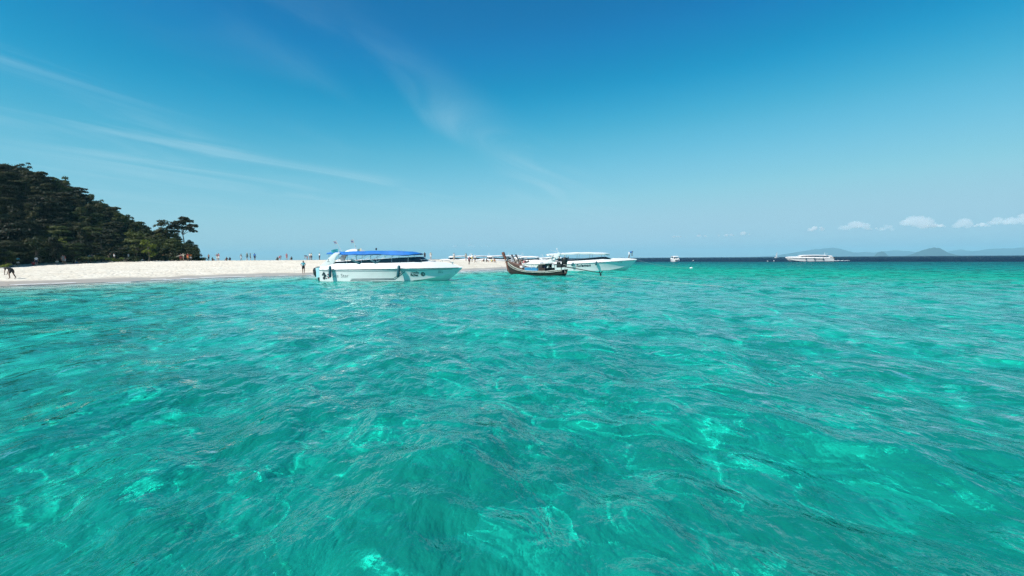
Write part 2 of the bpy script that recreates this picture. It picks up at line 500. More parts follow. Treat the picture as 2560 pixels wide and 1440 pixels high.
def build_ground():
    def axis(parts):
        out = []
        for a, b, n in parts: out += list(np.linspace(a, b, n, endpoint=False))
        return np.array(out + [parts[-1][1]])
    xs = axis([(-18000, -2000, 6), (-2000, -330, 12), (-330, -140, 60), (-140, 24, 500), (24, 140, 190), (140, 600, 60), (600, 3000, 16), (3000, 18000, 6)])
    ys = axis([(-400, -60, 8), (-60, -8, 26), (-8, 36, 120), (36, 150, 360), (150, 400, 60), (400, 3000, 26), (3000, 18000, 6)])
    X, Y = np.meshgrid(xs, ys)
    Z, d = terrain(X, Y)
    near = (X > -150) & (X < 30) & (Y > 30) & (Y < 155)
    g = np.random.default_rng(4)
    trod = smooth((d - 3) / 6) * near
    Z = Z + trod * (.035 * wob(X, Y, (1.1, 1.7, 2.6), 12) + g.normal(0, .022, X.shape))
    hz = hill_z(X, Y)
    Z = Z + np.clip(hz / 3, 0, 1) * .5 * wob(X, Y, (4, 7, 13), 14)
    nx, ny = len(xs), len(ys)
    v = np.stack([X, Y, Z], -1).reshape(-1, 3)
    i0 = (np.arange(ny - 1)[:, None] * nx + np.arange(nx - 1)[None]).ravel()
    f = np.stack([i0, i0 + 1, i0 + nx + 1, i0 + nx], -1)
    fz = Z.ravel()[f].mean(1); fh = hz.ravel()[f].mean(1)
    kind = np.where(fh > .25, 2, np.where(fz > -.06, 1, 0))
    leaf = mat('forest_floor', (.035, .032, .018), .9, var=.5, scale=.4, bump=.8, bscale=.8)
    out = {}
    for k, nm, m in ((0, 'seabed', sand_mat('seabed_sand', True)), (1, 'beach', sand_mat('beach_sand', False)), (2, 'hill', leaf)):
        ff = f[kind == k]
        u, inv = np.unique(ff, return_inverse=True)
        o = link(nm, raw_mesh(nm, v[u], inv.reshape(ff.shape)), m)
        tag(o, kind='structure'); out[nm] = o
    out['seabed'].cycles.is_caustics_receiver = True
    return out


GROUND = build_ground()


def ground_z(x, y):
    return float(terrain(np.array([x]), np.array([y]))[0][0])


# ------------------------------------------------------------------ sea
def build_sea():
    na, nr = 900, 660
    r = np.concatenate([np.exp(np.linspace(math.log(3.6), math.log(120), 470, endpoint=False)), np.exp(np.linspace(math.log(120), math.log(17800), nr - 470))])
    a = np.linspace(-88, 88, na) * math.pi / 180
    Rr, A = np.meshgrid(r, a, indexing='ij')
    X, Y = Rr * np.sin(A), Rr * np.cos(A) - 4
    zt, d = terrain(X, Y)
    depth = np.maximum(0.0, -zt)
    sp = np.maximum(Rr * .0075, np.gradient(r)[:, None] * np.abs(np.cos(A)) * .8)
    g = np.random.default_rng(21)
    Z = np.zeros_like(X); DX = np.zeros_like(X); DY = np.zeros_like(X)

    def wave(lam, th, amp, ph, chop):
        k = 2 * math.pi / lam
        att = np.clip((lam / sp - 2.2) / 3, 0, 1) * amp
        q = k * (X * math.cos(th) + Y * math.sin(th)) + ph
        s = np.sin(q)
        return att * np.cos(q), -att * s * math.cos(th) * chop, -att * s * math.sin(th) * chop
    for i in range(100):
        lam = math.exp(g.uniform(math.log(.42), math.log(5.0)))
        th = g.normal(.30, .62) if i % 4 else g.uniform(-math.pi, math.pi)
        amp = .0045 * lam ** .80 * (1.0 if lam > .9 else 1.1) * g.uniform(.6, 1.4)
        z, x, y = wave(lam, th, amp, g.uniform(0, 6.28), .75)
        Z += z; DX += x; DY += y
    for lam, th, amp in ((9.5, 1.45, .020), (13, 1.75, .024), (7.2, 1.2, .016), (5.4, 1.9, .012)):
        z, x, y = wave(lam, th, amp, g.uniform(0, 6.28), .8)
        Z += z; DX += x; DY += y
    # groups: gusty patches where the chop is rougher
    gust = .62 + .30 * wob(X, Y, (14, 23, 41), 31)
    shelter = np.clip(depth / .7, .06, 1) * gust
    v = np.stack([X + DX * shelter, Y + DY * shelter, Z * shelter], -1).reshape(-1, 3)
    i0 = (np.arange(nr - 1)[:, None] * na + np.arange(na - 1)[None]).ravel()
    f = np.stack([i0, i0 + 1, i0 + na + 1, i0 + na], -1)
    zz = zt.ravel()[f].max(1)
    keep = zt.ravel()[f].min(1) < .35
    f = f[keep]
    u, inv = np.unique(f, return_inverse=True)
    me = raw_mesh('sea', v[u], inv.reshape(f.shape))
    if me.polygons[0].normal.z < 0: me.flip_normals()
    at_ = me.attributes.new('water_depth', 'FLOAT', 'POINT')
    at_.data.foreach_set('value', depth.ravel()[u].astype(np.float32))
    fc = me.attributes.new('far_chop', 'FLOAT', 'POINT')
    fc.data.foreach_set('value', (smooth((sp - .04) / .5) * np.clip(depth / .7, .1, 1)).ravel()[u].astype(np.float32))
    o = link('sea', me, sea_mat())
    o.cycles.is_caustics_caster = True
    tag(o, kind='structure')
    return o


build_sea()


# ------------------------------------------------------------------ boats
WHITE = mat('white_gelcoat', (.82, .81, .79), .38, var=.06, scale=1.2)
DECKW = mat('white_deck', (.82, .81, .79), .5, var=.06, scale=2.0)
DARKG = mat('tinted_glass', (.006, .012, .016), .06, spec=.7)
RUBBER = mat('black_rubber', (.015, .017, .018), .55, var=.3)
STEEL = mat('stainless_tube', (.62, .64, .65), .25, metal=.9)
BLUECLOTH = mat('blue_canvas', (.008, .165, .54), .7, var=.22, scale=2.2, bump=.5, bscale=3.0)
FENDER = mat('teal_fender', (.008, .095, .125), .55, var=.25, scale=4)
BLACKENG = mat('black_cowling', (.012, .013, .015), .28, var=.2)
GREYENG = mat('grey_engine', (.30, .33, .35), .35, var=.1)
PALEBLUE = mat('pale_blue_cover', (.36, .66, .74), .7, var=.12, scale=5)
SEATBLUE = mat('blue_vinyl', (.01, .10, .28), .5, var=.15)
SEATWHITE = mat('white_vinyl', (.70, .70, .68), .5, var=.1)
INK = mat('dark_lettering', (.012, .03, .04), .5)
INKGREY = mat('grey_lettering', (.10, .085, .09), .5)
INKRED = mat('red_lettering', (.22, .03, .05), .5)
ROPE = mat('white_rope', (.55, .55, .52), .8)


class Hull:
    def __init__(s, L, B, sheer, deck, cockpit=(.12, .66), floor=.55):
        s.L, s.B, s.sh, s.dk, s.ck, s.fl = L, B, sheer, deck, cockpit, floor

    def zs(s, u): return float(np.interp(u, s.sh[0], s.sh[1]))
    def zd(s, u): return float(np.interp(u, s.dk[0], s.dk[1]))
    def b(s, u): return s.B * (.92 + .08 * min(1, u / .3)) * max(.012, 1 - max(0, (u - .42) / .58) ** 2.3)
    def zc(s, u): return min(s.zs(u) - .04, -.02 + (s.zs(u) * .98) * max(0, (u - .5) / .5) ** 2.6)
    def zk(s, u): return min(s.zc(u) - .01, -.42 + (s.zs(u) + .40) * max(0, (u - .80) / .20) ** 1.7)
    def bc(s, u): return s.b(u) * (.965 - .34 * u * u)

    def side(s, x, z):
        u = x / s.L
        zc, zs = s.zc(u), s.zs(u)
        k = min(1, max(0, (z - zc) / max(.01, zs - zc)))
        return s.bc(u) + (s.b(u) - s.bc(u)) * k ** (1 + .7 * u)

    def stations(s, n=54):
        return [1 - (1 - i / (n - 1)) ** 1.25 if i else 0.0 for i in range(n)]


def text_mesh(body, size, shear=0.0, bold=0.0, space=1.0):
    cu = bpy.data.curves.new('lettering', 'FONT')
    cu.body, cu.size, cu.shear, cu.offset, cu.space_character = body, size, shear, bold, space
    cu.resolution_u = 3
    o = bpy.data.objects.new('lettering', cu)
    COL.objects.link(o)
    dg = bpy.context.evaluated_depsgraph_get()
    me = bpy.data.meshes.new_from_object(o.evaluated_get(dg))
    bpy.data.objects.remove(o); bpy.data.curves.remove(cu)
    return me


def hull_text(hull, root, body, x0, z0, size, m, side=-1, shear=0.0, bold=0.0, slope=0.0, space=1.0, name='lettering'):
    """lettering laid onto the hull side; side -1 is starboard (reads towards the bow), +1 port"""
    me = text_mesh(body, size, shear, bold, space)
    for v in me.vertices:
        x = x0 + v.co.x * (1 if side < 0 else -1)
        z = z0 + v.co.y + slope * v.co.x
        v.co = (x, side * (hull.side(x, z) + .012), z)
    me.materials.clear(); me.materials.append(m)
    return link(name, me, None, root)


def strip(hull, root, name, m, pts, w, side=-1):
    """painted line along the hull side through (x, z) points"""
    rows = []
    fine = []
    for (x0, z0), (x1, z1) in zip(pts[:-1], pts[1:]):
        n = max(2, int(abs(x1 - x0) / .35))
        fine += [(x0 + (x1 - x0) * i / n, z0 + (z1 - z0) * i / n) for i in range(n)]
    fine.append(pts[-1])
    for x, z in fine:
        rows.append([(x, side * (hull.side(x, z + dz) + off), z + dz) for dz, off in ((-w / 2, .002), (-w / 2, .011), (w / 2, .011), (w / 2, .002))])
    mb = MB(); mb.grid(rows)
    return mb.build(name, m, root)


def hull_parts(h, root, hm=WHITE, dm=DECKW, rail=INK):
    us = h.stations()
    rows = []
    for u in us:
        x = u * h.L
        pts = [(0, h.zk(u))]
        zc, zs = h.zc(u), h.zs(u)
        for k in (0, .18, .4, .62, .82, 1):
            z = zc + (zs - zc) * k
            pts.append((h.side(x, z), z))
        full = [(x, -y, z) for y, z in reversed(pts[1:])] + [(x, 0, pts[0][1])] + [(x, y, z) for y, z in pts[1:]]
        rows.append(full)
    mb = MB(); mb.grid(rows)
    b = len(mb.v); mb.v += rows[0]; mb.f.append(tuple(b + i for i in range(len(rows[0]))))
    mb.build('hull', hm, root, sharp=28)
    rows = []
    for u in us:
        x = u * h.L
        zs, zd, bb = h.zs(u), h.zd(u), h.b(u)
        inn = h.ck[0] < u < h.ck[1]
        top = max(.01, bb - .10 - .42 * (zd - zs))
        sd = max(.005, top - .32)
        fz = h.fl if inn else zd + .05
        half = [(bb + .01, zs), (bb - .015, zs + .05), (top + .04, zd - .06), (top, zd), (sd, zd + .01), (sd - .02 if inn else sd * .6, fz if inn else zd + .035), (0, fz)]
        half = [(max(0.0, y), z) for y, z in half]
        rows.append([(x, -y, z) for y, z in half] + [(x, y, z) for y, z in reversed(half[:-1])])
    mb = MB(); mb.grid(rows)
    b = len(mb.v); mb.v += rows[0]; mb.f.append(tuple(b + i for i in range(len(rows[0]))))
    mb.build('deck', dm, root, sharp=30)
    for sgn in (-1, 1):
        mb = MB()
        mb.tube([(u * h.L, sgn * (h.b(u) + .015), h.zs(u)) for u in us[:-3]], .032, 6)
        mb.build('rub_rail', rail, root)


def glazing(h, root, pts, front, m=DARKG):
    """dark side windows: pts of (u, top z); front = u of the foot of the raked windscreen"""
    us = np.linspace(pts[0][0], pts[-1][0], 26)
    tops = np.interp(us, [p[0] for p in pts], [p[1] for p in pts])
    for sgn in (-1, 1):
        rows = []
        for u, zt in zip(us, tops):
            zd = h.zd(u) - .01
            w = h.b(u) - .10 - .42 * (h.zd(u) - h.zs(u))
            k = zt - zd
            sh = (front - pts[-1][0]) * max(0, (u - .8 * pts[-1][0]) / (.2 * pts[-1][0])) ** 2
            rows.append([((u + sh) * h.L, sgn * (w - .03), zd), (u * h.L, sgn * (w - .03 - .3 * k), zt), (u * h.L, sgn * (w - .06 - .3 * k), zt), ((u + sh) * h.L, sgn * (w - .06), zd)])
        mb = MB(); mb.grid(rows, True, True)
        mb.build('side_window', m, root)
        mb = MB()
        mb.tube([(u * h.L, sgn * (h.b(u) - .145 - .42 * (h.zd(u) - h.zs(u)) - .3 * (zt - h.zd(u))), zt + .01) for u, zt in zip(us, tops)], .018, 6)
        mb.build('window_trim', STEEL, root)
    u1, zt = pts[-1]
    rows = []
    for k in range(9):
        t = k / 8 * 2 - 1
        wb = h.b(front) - .13 - .42 * (h.zd(front) - h.zs(front)); wt = wb - .3 * (zt - h.zd(u1))
        bow = .55 * (1 - t * t)
        rows.append([((front * h.L) + bow + .04, t * wb, h.zd(front) - .01), (u1 * h.L + bow * .6 + .02, t * wt, zt + .02),
                     (u1 * h.L + bow * .6 - .03, t * wt, zt + .02), ((front * h.L) + bow - .01, t * wb, h.zd(front) - .01)])
    mb = MB(); mb.grid(rows, True, True)
    mb.build('windscreen', m, root)


def top_sheet(root, name, m, prof, w, thick, droop, bow=0.0):
    """roof or canopy: prof of (x, z top, drop of the edge)"""
    xs = np.linspace(prof[0][0], prof[-1][0], 30)
    z = np.interp(xs, [p[0] for p in prof], [p[1] for p in prof])
    dr = np.interp(xs, [p[0] for p in prof], [p[2] for p in prof])
    rows = []
    for i, x in enumerate(xs):
        e = min(1, .55 + min(i, len(xs) - 1 - i) * .2)
        ww = w * (e if i > len(xs) // 2 else min(1, .8 + i * .1))
        up, dn = [], []
        for k in range(13):
            t = k / 12 * 2 - 1
            zz = z[i] - droop * abs(t) ** 2.2 - dr[i] * max(0, abs(t) - .86) / .14 + .012 * math.sin(x * 3.1 + t * 2)
            up.append((x, t * ww, zz)); dn.append((x, t * (ww - .02), zz - thick))
        rows.append(up + dn[::-1])
    mb = MB(); mb.grid(rows, True, True)
    return mb.build(name, m, root, sharp=50)


def outboard(root, x, y, cm=BLACKENG, tilt=0.0, z0=.72, cover=None, k=1.0):
    """> cowling with its own leg"""
    rot = Matrix.Rotation(tilt, 3, 'Y'); org = Vector((x, y, z0))
    def T(p): return tuple(org + rot @ (Vector(p) * k))
    rows = []
    for z, lx, ly, cx in ((0, .20, .17, 0), (.04, .28, .22, -.02), (.3, .33, .25, -.03), (.55, .30, .23, -.02), (.68, .22, .17, .0), (.72, .08, .07, .02)):
        rows.append([T((cx + lx * math.copysign(abs(math.cos(a)) ** .6, math.cos(a)), ly * math.copysign(abs(math.sin(a)) ** .6, math.sin(a)), z))
                     for a in [k * math.pi / 8 for k in range(16)]])
    mb = MB(); mb.grid(rows, True, True)
    c = mb.build('outboard_motor', cm, root)
    mb = MB()
    rows = []
    for z, lx, ly in ((.02, .16, .12), (-.5, .13, .08), (-.95, .12, .05), (-1.0, .26, .10), (-1.03, .26, .10), (-1.06, .1, .05), (-1.35, .08, .03)):
        rows.append([T((lx * math.cos(k * math.pi / 5), ly * math.sin(k * math.pi / 5), z)) for k in range(10)])
    mb.grid(rows, True, True)
    mb.build('motor_leg', GREYENG if cm is not BLACKENG else BLACKENG, c)
    if cover:
        rows = []
        for z, l, w in ((.70, .16, .2), (.66, .30, .29), (.2, .34, .31), (-.12, .36, .30)):
            rows.append([T((.10 + l * math.cos(k * math.pi / 8) + .02 * math.sin(k * 5), w * math.sin(k * math.pi / 8), z)) for k in range(16)])
        mb = MB(); mb.grid(rows, True); mb.f.append(tuple(range(16)))
        mb.build('motor_cover', cover, c)
    return c


def flagpole(root, base, tip, flags, wave=1.0):
    mb = MB(); mb.tube([base, tip], [.022, .014], 6)
    p = mb.build('flagpole', WHITE, root)
    b, t = Vector(base), Vector(tip)
    d = (t - b).normalized()
    for (k0, hgt, lng, stripes) in flags:
        z = 0.0
        for j, (frac, cm) in enumerate(stripes):
            rows = []
            for i in range(7):
                s = i / 6 * lng
                a0 = t - d * (k0 + hgt * z); a1 = t - d * (k0 + hgt * (z + frac))
                off = Vector((-s, .10 * math.sin(s * 7 + 1) * wave, -.22 * s))
                rows.append([a0 + off, a1 + off, a1 + off + Vector((0, .008, 0)), a0 + off + Vector((0, .008, 0))])
            mb = MB(); mb.grid(rows, True, True)
            mb.build('flag_stripe' if len(stripes) > 1 else 'flag', cm, p)
            z += frac
    return p


def pole(root, a, b, r=.022, m=STEEL, name='canopy_pole'):
    mb = MB(); mb.tube([a, b], r, 6)
    return mb.build(name, m, root)


def fender(p, q, r, label, parent_group):
    a, b = Vector(p), Vector(q)
    d = (b - a).normalized()
    mb = MB()
    n = [a, a + d * .03, a + d * .10, b - d * .10, b - d * .03, b]
    mb.tube(n, [r * .3, r * .75, r, r, r * .75, r * .3], 12)
    o = mb.build('boat_fender', FENDER)
    mb = MB(); mb.tube([a - d * .34, a + d * .01], .012, 5)
    mb.build('lanyard', ROPE, o)
    tag(o, label, 'fender', parent_group)
    return o


def seats(root, h, u0, u1, n, z, m):
    for i in range(n):
        u = u0 + (u1 - u0) * i / max(1, n - 1)
        for sgn in (-1, 1):
            mb = MB(); w = h.b(u) * .36
            mb.box((u * h.L, sgn * h.b(u) * .42, z + .2), (.45, w * 1.6, .16))
            mb.box((u * h.L - .24, sgn * h.b(u) * .42, z + .5), (.10, w * 1.6, .55), Matrix.Rotation(R(-8), 3, 'Y'))
            mb.build('seat', m, root, bevel=.025)


def rail(root, pts, posts, r=.016, name='bow_rail'):
    mb = MB(); mb.tube(pts, r, 6)
    for a, b in posts: mb.tube([a, b], r, 6)
    return mb.build(name, STEEL, root)


FLAG_RED = mat('flag_red', (.26, .12, .15), .7); FLAG_WHITE = mat('flag_white', (.75, .75, .75), .7); FLAG_BLUE = mat('flag_blue', (.05, .06, .22), .7)
FLAG_TEAL = mat('flag_teal', (.04, .36, .42), .7, var=.1); FLAG_CREAM = mat('flag_cream', (.72, .62, .38), .7, var=.1)
TRICOLOUR = [(1 / 6, FLAG_RED), (1 / 6, FLAG_WHITE), (1 / 3, FLAG_BLUE), (1 / 6, FLAG_WHITE), (1 / 6, FLAG_RED)]


def boat_blue_canopy():
    h = Hull(13.1, 1.75, ([0, .5, 1], [1.06, 1.10, 1.16]),
             ([0, .06, .10, .5, .70, .76, .88, .95, 1], [1.36, 1.42, 1.64, 1.66, 1.74, 1.76, 1.62, 1.42, 1.18]), (.10, .66))
    p = at(816, 699, 49.0)
    root = empty('speedboat', (p.x, 49.0, 0.0), R(-2.0))
    hull_parts(h, root, rail=INK)
    glazing(h, root, [(.08, 1.68), (.11, 1.80), (.35, 1.98), (.55, 2.12), (.69, 2.2)], .722)
    top_sheet(root, 'canopy', BLUECLOTH, [(.5, 2.66, .06), (1.3, 2.76, .18), (2.6, 2.76, .24), (3.4, 2.79, .28), (5.5, 2.81, .25), (6.6, 2.80, .33), (7.4, 2.78, .36), (8.4, 2.70, .22), (9.2, 2.56, .03)], 1.36, .05, .05)
    for x, zt in ((.75, 2.42), (2.5, 2.45), (3.9, 2.5), (5.3, 2.55), (6.7, 2.5), (8.2, 2.42)):
        for sgn in (-1, 1):
            u = x / h.L
            pole(root, (x, sgn * (h.b(u) - .34), h.zd(u)), (x + .05, sgn * 1.2, zt + .08))
    for x in (3.2, 4.6, 6.0):
        for sgn in (-1, 1):
            pole(root, (x - .55, sgn * 1.22, 1.9), (x + .45, sgn * 1.20, 2.48), .016, STEEL, 'canopy_brace')
    # swept stern arch: a fin on either side and a beam between them
    for sgn in (-1, 1):
        poly = [(-.15, 1.36), (.35, 1.72), (1.25, 2.54), (1.45, 2.64), (1.92, 2.64), (1.55, 2.30), (1.40, 2.05), (1.36, 1.80), (1.20, 1.55), (1.1, 1.36)]
        mb = MB(); y = sgn * 1.30
        mb.prism(poly, y - .06, y + .06)
        mb.build('arch_side', WHITE, root, bevel=.02)
        me = None
    mb = MB(); mb.box((1.62, 0, 2.60), (.5, 2.5, .10)); mb.build('arch_beam', WHITE, root, bevel=.02)
    # white bulge of the roof locker behind the blue canvas
    rows = []
    for i in range(13):
        t = i / 12; x = 2.05 + 1.75 * t
        zt = 2.66 + .36 * math.sin(math.pi * (t * .92 + .04)) ** .7
        rows.append([(x, -.8, 2.62), (x, -.72, zt - .05), (x, -.4, zt), (x, .4, zt), (x, .72, zt - .05), (x, .8, 2.62)])
    mb = MB(); mb.grid(rows, True, True); mb.build('roof_locker', WHITE, root)
    mb = MB(); mb.tube([(3.0, -.3, 2.95), (3.0, -.3, 3.18)], .03, 6); mb.ball((3.0, -.3, 3.24), (.05, .05, .08), 8, 6)
    mb.build('masthead_light', STEEL, root)
    mb = MB(); mb.ball((5.0, -.4, 2.98), (.09, .09, .10), 10, 8); mb.tube([(5.0, -.4, 2.84), (5.0, -.4, 2.9)], .03, 6)
    mb.build('searchlight', RUBBER, root)
    flagpole(root, (1.95, -.85, 2.62), (1.32, -.9, 3.86), [(.1, .28, .26, TRICOLOUR)])
    flagpole(root, (3.25, -.7, 2.72), (2.92, -.72, 3.94), [(.08, .28, .26, TRICOLOUR)])
    flagpole(root, (1.7, -1.2, 2.62), (1.66, -1.2, 3.02), [(.0, .32, .62, [(1, FLAG_TEAL)])])
    flagpole(root, (3.72, -.9, 2.7), (3.74, -.9, 3.05), [(.0, .30, .36, [(1, FLAG_CREAM)])])
    seats(root, h, .18, .52, 5, .75, SEATWHITE)
    mb = MB(); mb.box((7.6, .55, 1.3), (.5, .8, 1.1)); mb.build('helm_console', DECKW, root, bevel=.04)
    rail(root, [(2.6, -1.05, 1.96), (5.4, -1.08, 1.98)], [((2.6, -1.05, 1.66), (2.6, -1.05, 1.96)), ((4.0, -1.06, 1.66), (4.0, -1.06, 1.97)), ((5.4, -1.08, 1.66), (5.4, -1.08, 1.98))], name='side_rail')
    for sgn in (-1, 1):
        rail(root, [(8.6, sgn * 1.0, 1.78), (8.8, sgn * 1.0, 1.98), (10.0, sgn * .82, 1.95), (10.3, sgn * .78, 1.76)], [((9.4, sgn * .92, 1.76), (9.4, sgn * .92, 1.96))])
        rail(root, [(11.1, sgn * .42, 1.70), (11.15, sgn * .42, 1.88), (11.9, sgn * .25, 1.80), (12.0, sgn * .24, 1.60)], [])
    mb = MB(); mb.box((10.2, 0, 1.80), (.65, .65, .08)); mb.build('hatch', GREYENG, root, bevel=.02)
    mb = MB(); mb.box((12.15, 0, 1.62), (.10, .10, .16)); mb.box((12.15, 0, 1.68), (.30, .07, .05)); mb.build('bow_cleat', STEEL, root)
    mb = MB(); mb.tube([(12.42, -.10, .83), (12.48, -.12, .74)], .055, 8); mb.build('bow_eye', RUBBER, root)
    outboard(root, -.30, -.95, BLACKENG, R(-8), .48, PALEBLUE, 1.1)
    outboard(root, -.60, -.1, BLACKENG, R(-16), .42, None, 1.3)
    outboard(root, -.38, .85, BLACKENG, R(-10), .5, None, 1.1)
    # lines and lettering on the side
    strip(h, root, 'side_stripe', INK, [(3.0, .20), (6.9, .22), (7.75, .86)], .045)
    strip(h, root, 'side_stripe', INK, [(2.9, .09), (7.0, .12), (7.95, .84)], .06)
    strip(h, root, 'side_stripe', GREYENG, [(.3, .90), (7.9, .93), (12.2, 1.04)], .05)
    hull_text(h, root, 'Sea', 1.18, .36, .46, INKGREY, bold=-.006)
    hull_text(h, root, 'Star', 2.0, .36, .46, INKGREY, bold=-.004)
    hull_text(h, root, 'ปาหยัน', 8.45, .66, .27, INK, shear=.15, bold=.006)
    hull_text(h, root, 'PaYan', 8.45, .43, .27, INK, bold=.014)
    hull_text(h, root, '5071', 10.95, .82, .13, INKGREY, bold=.004, space=1.5)
    hull_text(h, root, '60410', 10.9, .68, .13, INKGREY, bold=.004, space=1.4)
    def disc(x, z, r0, r1, m, name):
        mb = MB(); rows = []
        for k in range(25):
            a = k * 2 * math.pi / 24
            rows.append([(x + rr * math.cos(a), -(h.side(x + rr * math.cos(a), z + rr * math.sin(a)) + .011), z + rr * math.sin(a)) for rr in (r0, r1)])
        mb.grid(rows); return mb.build(name, m, root)
    disc(9.55, .60, .11, .19, INK, 'number_ring')
    hull_text(h, root, '8', 9.47, .50, .26, INK, bold=.01)
    for x, z, r, m in ((.42, .72, .12, INK), (.52, .52, .14, INK), (.44, .30, .13, INK), (.30, .60, .07, INK), (.82, .62, .075, INKRED), (.86, .34, .08, INKRED), (.66, .26, .06, INKGREY), (.74, .46, .05, INKGREY)):
        disc(x, z, .001, r, m, 'emblem_dot')
    mb = MB(); mb.box((.78, -1.366, 1.98), (.06, .008, .12)); mb.box((.78, -1.366, 1.82), (.22, .008, .04)); mb.build('arch_emblem', INK, root)
    tag(root, 'white speedboat with a blue canvas canopy moored broadside by the sand', 'speedboat')
    W = Matrix.Translation((p.x, 49.0, 0)) @ Matrix.Rotation(R(-2.0), 4, 'Z')
    G = 'teal fenders of the moored speedboats'
    def wp(x, y, z): return W @ Vector((x, y, z))
    fender(wp(1.12, -1.86, 1.42), wp(1.10, -1.90, .36), .135, 'upright teal fender hanging over the stern lettering of the blue canopied boat', G)
    fender(wp(7.52, -1.86, 1.44), wp(7.40, -1.92, .36), .14, 'upright teal fender hanging amidships on the blue canopied boat', G)
    fender(wp(2.85, -1.28, 2.02), wp(3.8, -1.45, 1.60), .10, 'slanting teal fender lashed on deck nearest the stern of the blue canopied boat', G)
    fender(wp(4.7, -1.28, 1.96), wp(5.25, -1.42, 1.66), .09, 'left arm of the V of teal fenders on the blue canopied boat', G)
    fender(wp(5.3, -1.42, 1.66), wp(5.66, -1.26, 1.92), .09, 'right arm of the V of teal fenders on the blue canopied boat', G)


boat_blue_canopy()


def cabin_boat(name_text, label, loc, rz, L, sheer, deckup, side, fenders=(), tilt=R(-8), text=True, scale=1.0, eng=GREYENG, roofm=None, detail=True, group=None, nseat=5, roof_up=1.0, hullm=WHITE):
    """white hard-top speedboat with raked stern arch"""
    k = L / 14.7
    us = [0, .07, .11, .5, .70, .76, .92, 1]
    zsh = lambda u: sheer[0] + (sheer[1] - sheer[0]) * u ** 1.3
    h = Hull(L, 1.85 * min(1, k * 1.05), (list(np.linspace(0, 1, 9)), [zsh(u) for u in np.linspace(0, 1, 9)]),
             (us, [zsh(u) + d * deckup for u, d in zip(us, (.3, .42, .95, 1.0, 1.05, 1.0, .65, .12))]), (.10, .66))
    root = empty('speedboat', loc, rz, scale)
    hull_parts(h, root, hm=hullm, rail=INK)
    t0 = h.zd(.11)
    glazing(h, root, [(.12, t0 + .05), (.2, t0 + .22), (.64, h.zd(.64) + .36)], .705)
    rz0 = h.zd(.5) + roof_up
    rm = roofm or WHITE
    top_sheet(root, 'hard_top', rm, [(.02 * L, rz0 - .26, .02), (.10 * L, rz0 - .14, .06), (.35 * L, rz0 + .02, .07), (.55 * L, rz0 - .02, .07), (.665 * L, rz0 - .10, .06), (.70 * L, rz0 - .24, .0)], h.B * .74, .20, .08)
    for x in (.22, .36, .50, .63):
        for sgn in (-1, 1):
            pole(root, (x * L, sgn * (h.b(x) - .4), h.zd(x)), (x * L + .08, sgn * h.B * .66, rz0 - .22), .024)
    zb = h.zs(0) + .34
    for sgn in (-1, 1):
        poly = [(.0, zb), (.025 * L, zb + .28), (.115 * L, rz0 - .24), (.135 * L, rz0 - .12), (.17 * L, rz0 - .12), (.125 * L, zb + .62), (.10 * L, zb + .30), (.10 * L, zb)]
        y = sgn * h.B * .74
        mb = MB(); mb.prism(poly, y - .05, y + .05); mb.build('arch_side', rm, root, bevel=.02)
        poly = [(.02 * L, rz0 - .26), (.075 * L, rz0 - .62), (.085 * L, rz0 - .60), (.04 * L, rz0 - .26)]
        mb = MB(); mb.prism(poly, y - .03, y + .03); mb.build('roof_strut', rm, root)
    if detail:
        pole(root, (.16 * L, -.4, rz0 - .05), (.05 * L, -.5, rz0 + .38), .02, WHITE, 'antenna')
        mb = MB(); mb.tube([(.15 * L, -.1, rz0 - .1), (.15 * L - .25, -.1, rz0 + .5)], .025, 6); mb.ball((.15 * L - .28, -.1, rz0 + .56), (.07, .07, .12), 8, 6)
        mb.build('masthead_light', WHITE, root)
        seats(root, h, .2, .5, nseat, .75, SEATBLUE)
        mb = MB(); mb.box((.6 * L, .55, 1.35), (.5, .8, 1.1)); mb.build('helm_console', DECKW, root, bevel=.04)
        for sgn in (-1, 1):
            rail(root, [(.80 * L, sgn * h.b(.80) * .62, h.zd(.8)), (.805 * L, sgn * h.b(.80) * .62, h.zd(.8) + .16), (.86 * L, sgn * h.b(.86) * .6, h.zd(.86) + .18), (.865 * L, sgn * h.b(.86) * .6, h.zd(.86))], [])
        mb = MB(); mb.tube([(L - .9, 0, h.zk(.94) + .25), (L - .95, -.06, .25)], .02, 5); mb.build('bow_line', RUBBER, root)
    for y in (-.72, 0, .72):
        outboard(root, -.40, y * k, eng, tilt, .62)
    if text:
        name_text(h, root, side)
    tag(root, label, 'speedboat', group)
    W = Matrix.Translation(loc) @ Matrix.Rotation(rz, 4, 'Z') @ Matrix.Scale(scale, 4)
    for (x, z0, z1, dx, r, lab) in fenders:
        y0 = side * (h.side(x, z0) + .14)
        fender(W @ Vector((x, y0, z0)), W @ Vector((x + dx, y0 + side * .03, z1)), r * scale, lab, 'teal fenders of the moored speedboats')
    return h, root, W


# the white hard-top boat riding behind the wooden longtail
def txt_suleman(h, root, side):
    hull_text(h, root, 'Suleman', 4.75, .60, .62, INK, side, shear=.28, bold=.022, slope=.035, space=1.12)
    hull_text(h, root, '507114 520', 11.4, 1.27, .15, INKGREY, side, bold=.004)
    strip(h, root, 'pale_panel', GREYENG, [(4.35, .15), (4.36, 1.0)], .05, side)
    strip(h, root, 'pale_panel', GREYENG, [(8.0, .2), (7.9, 1.15)], .05, side)


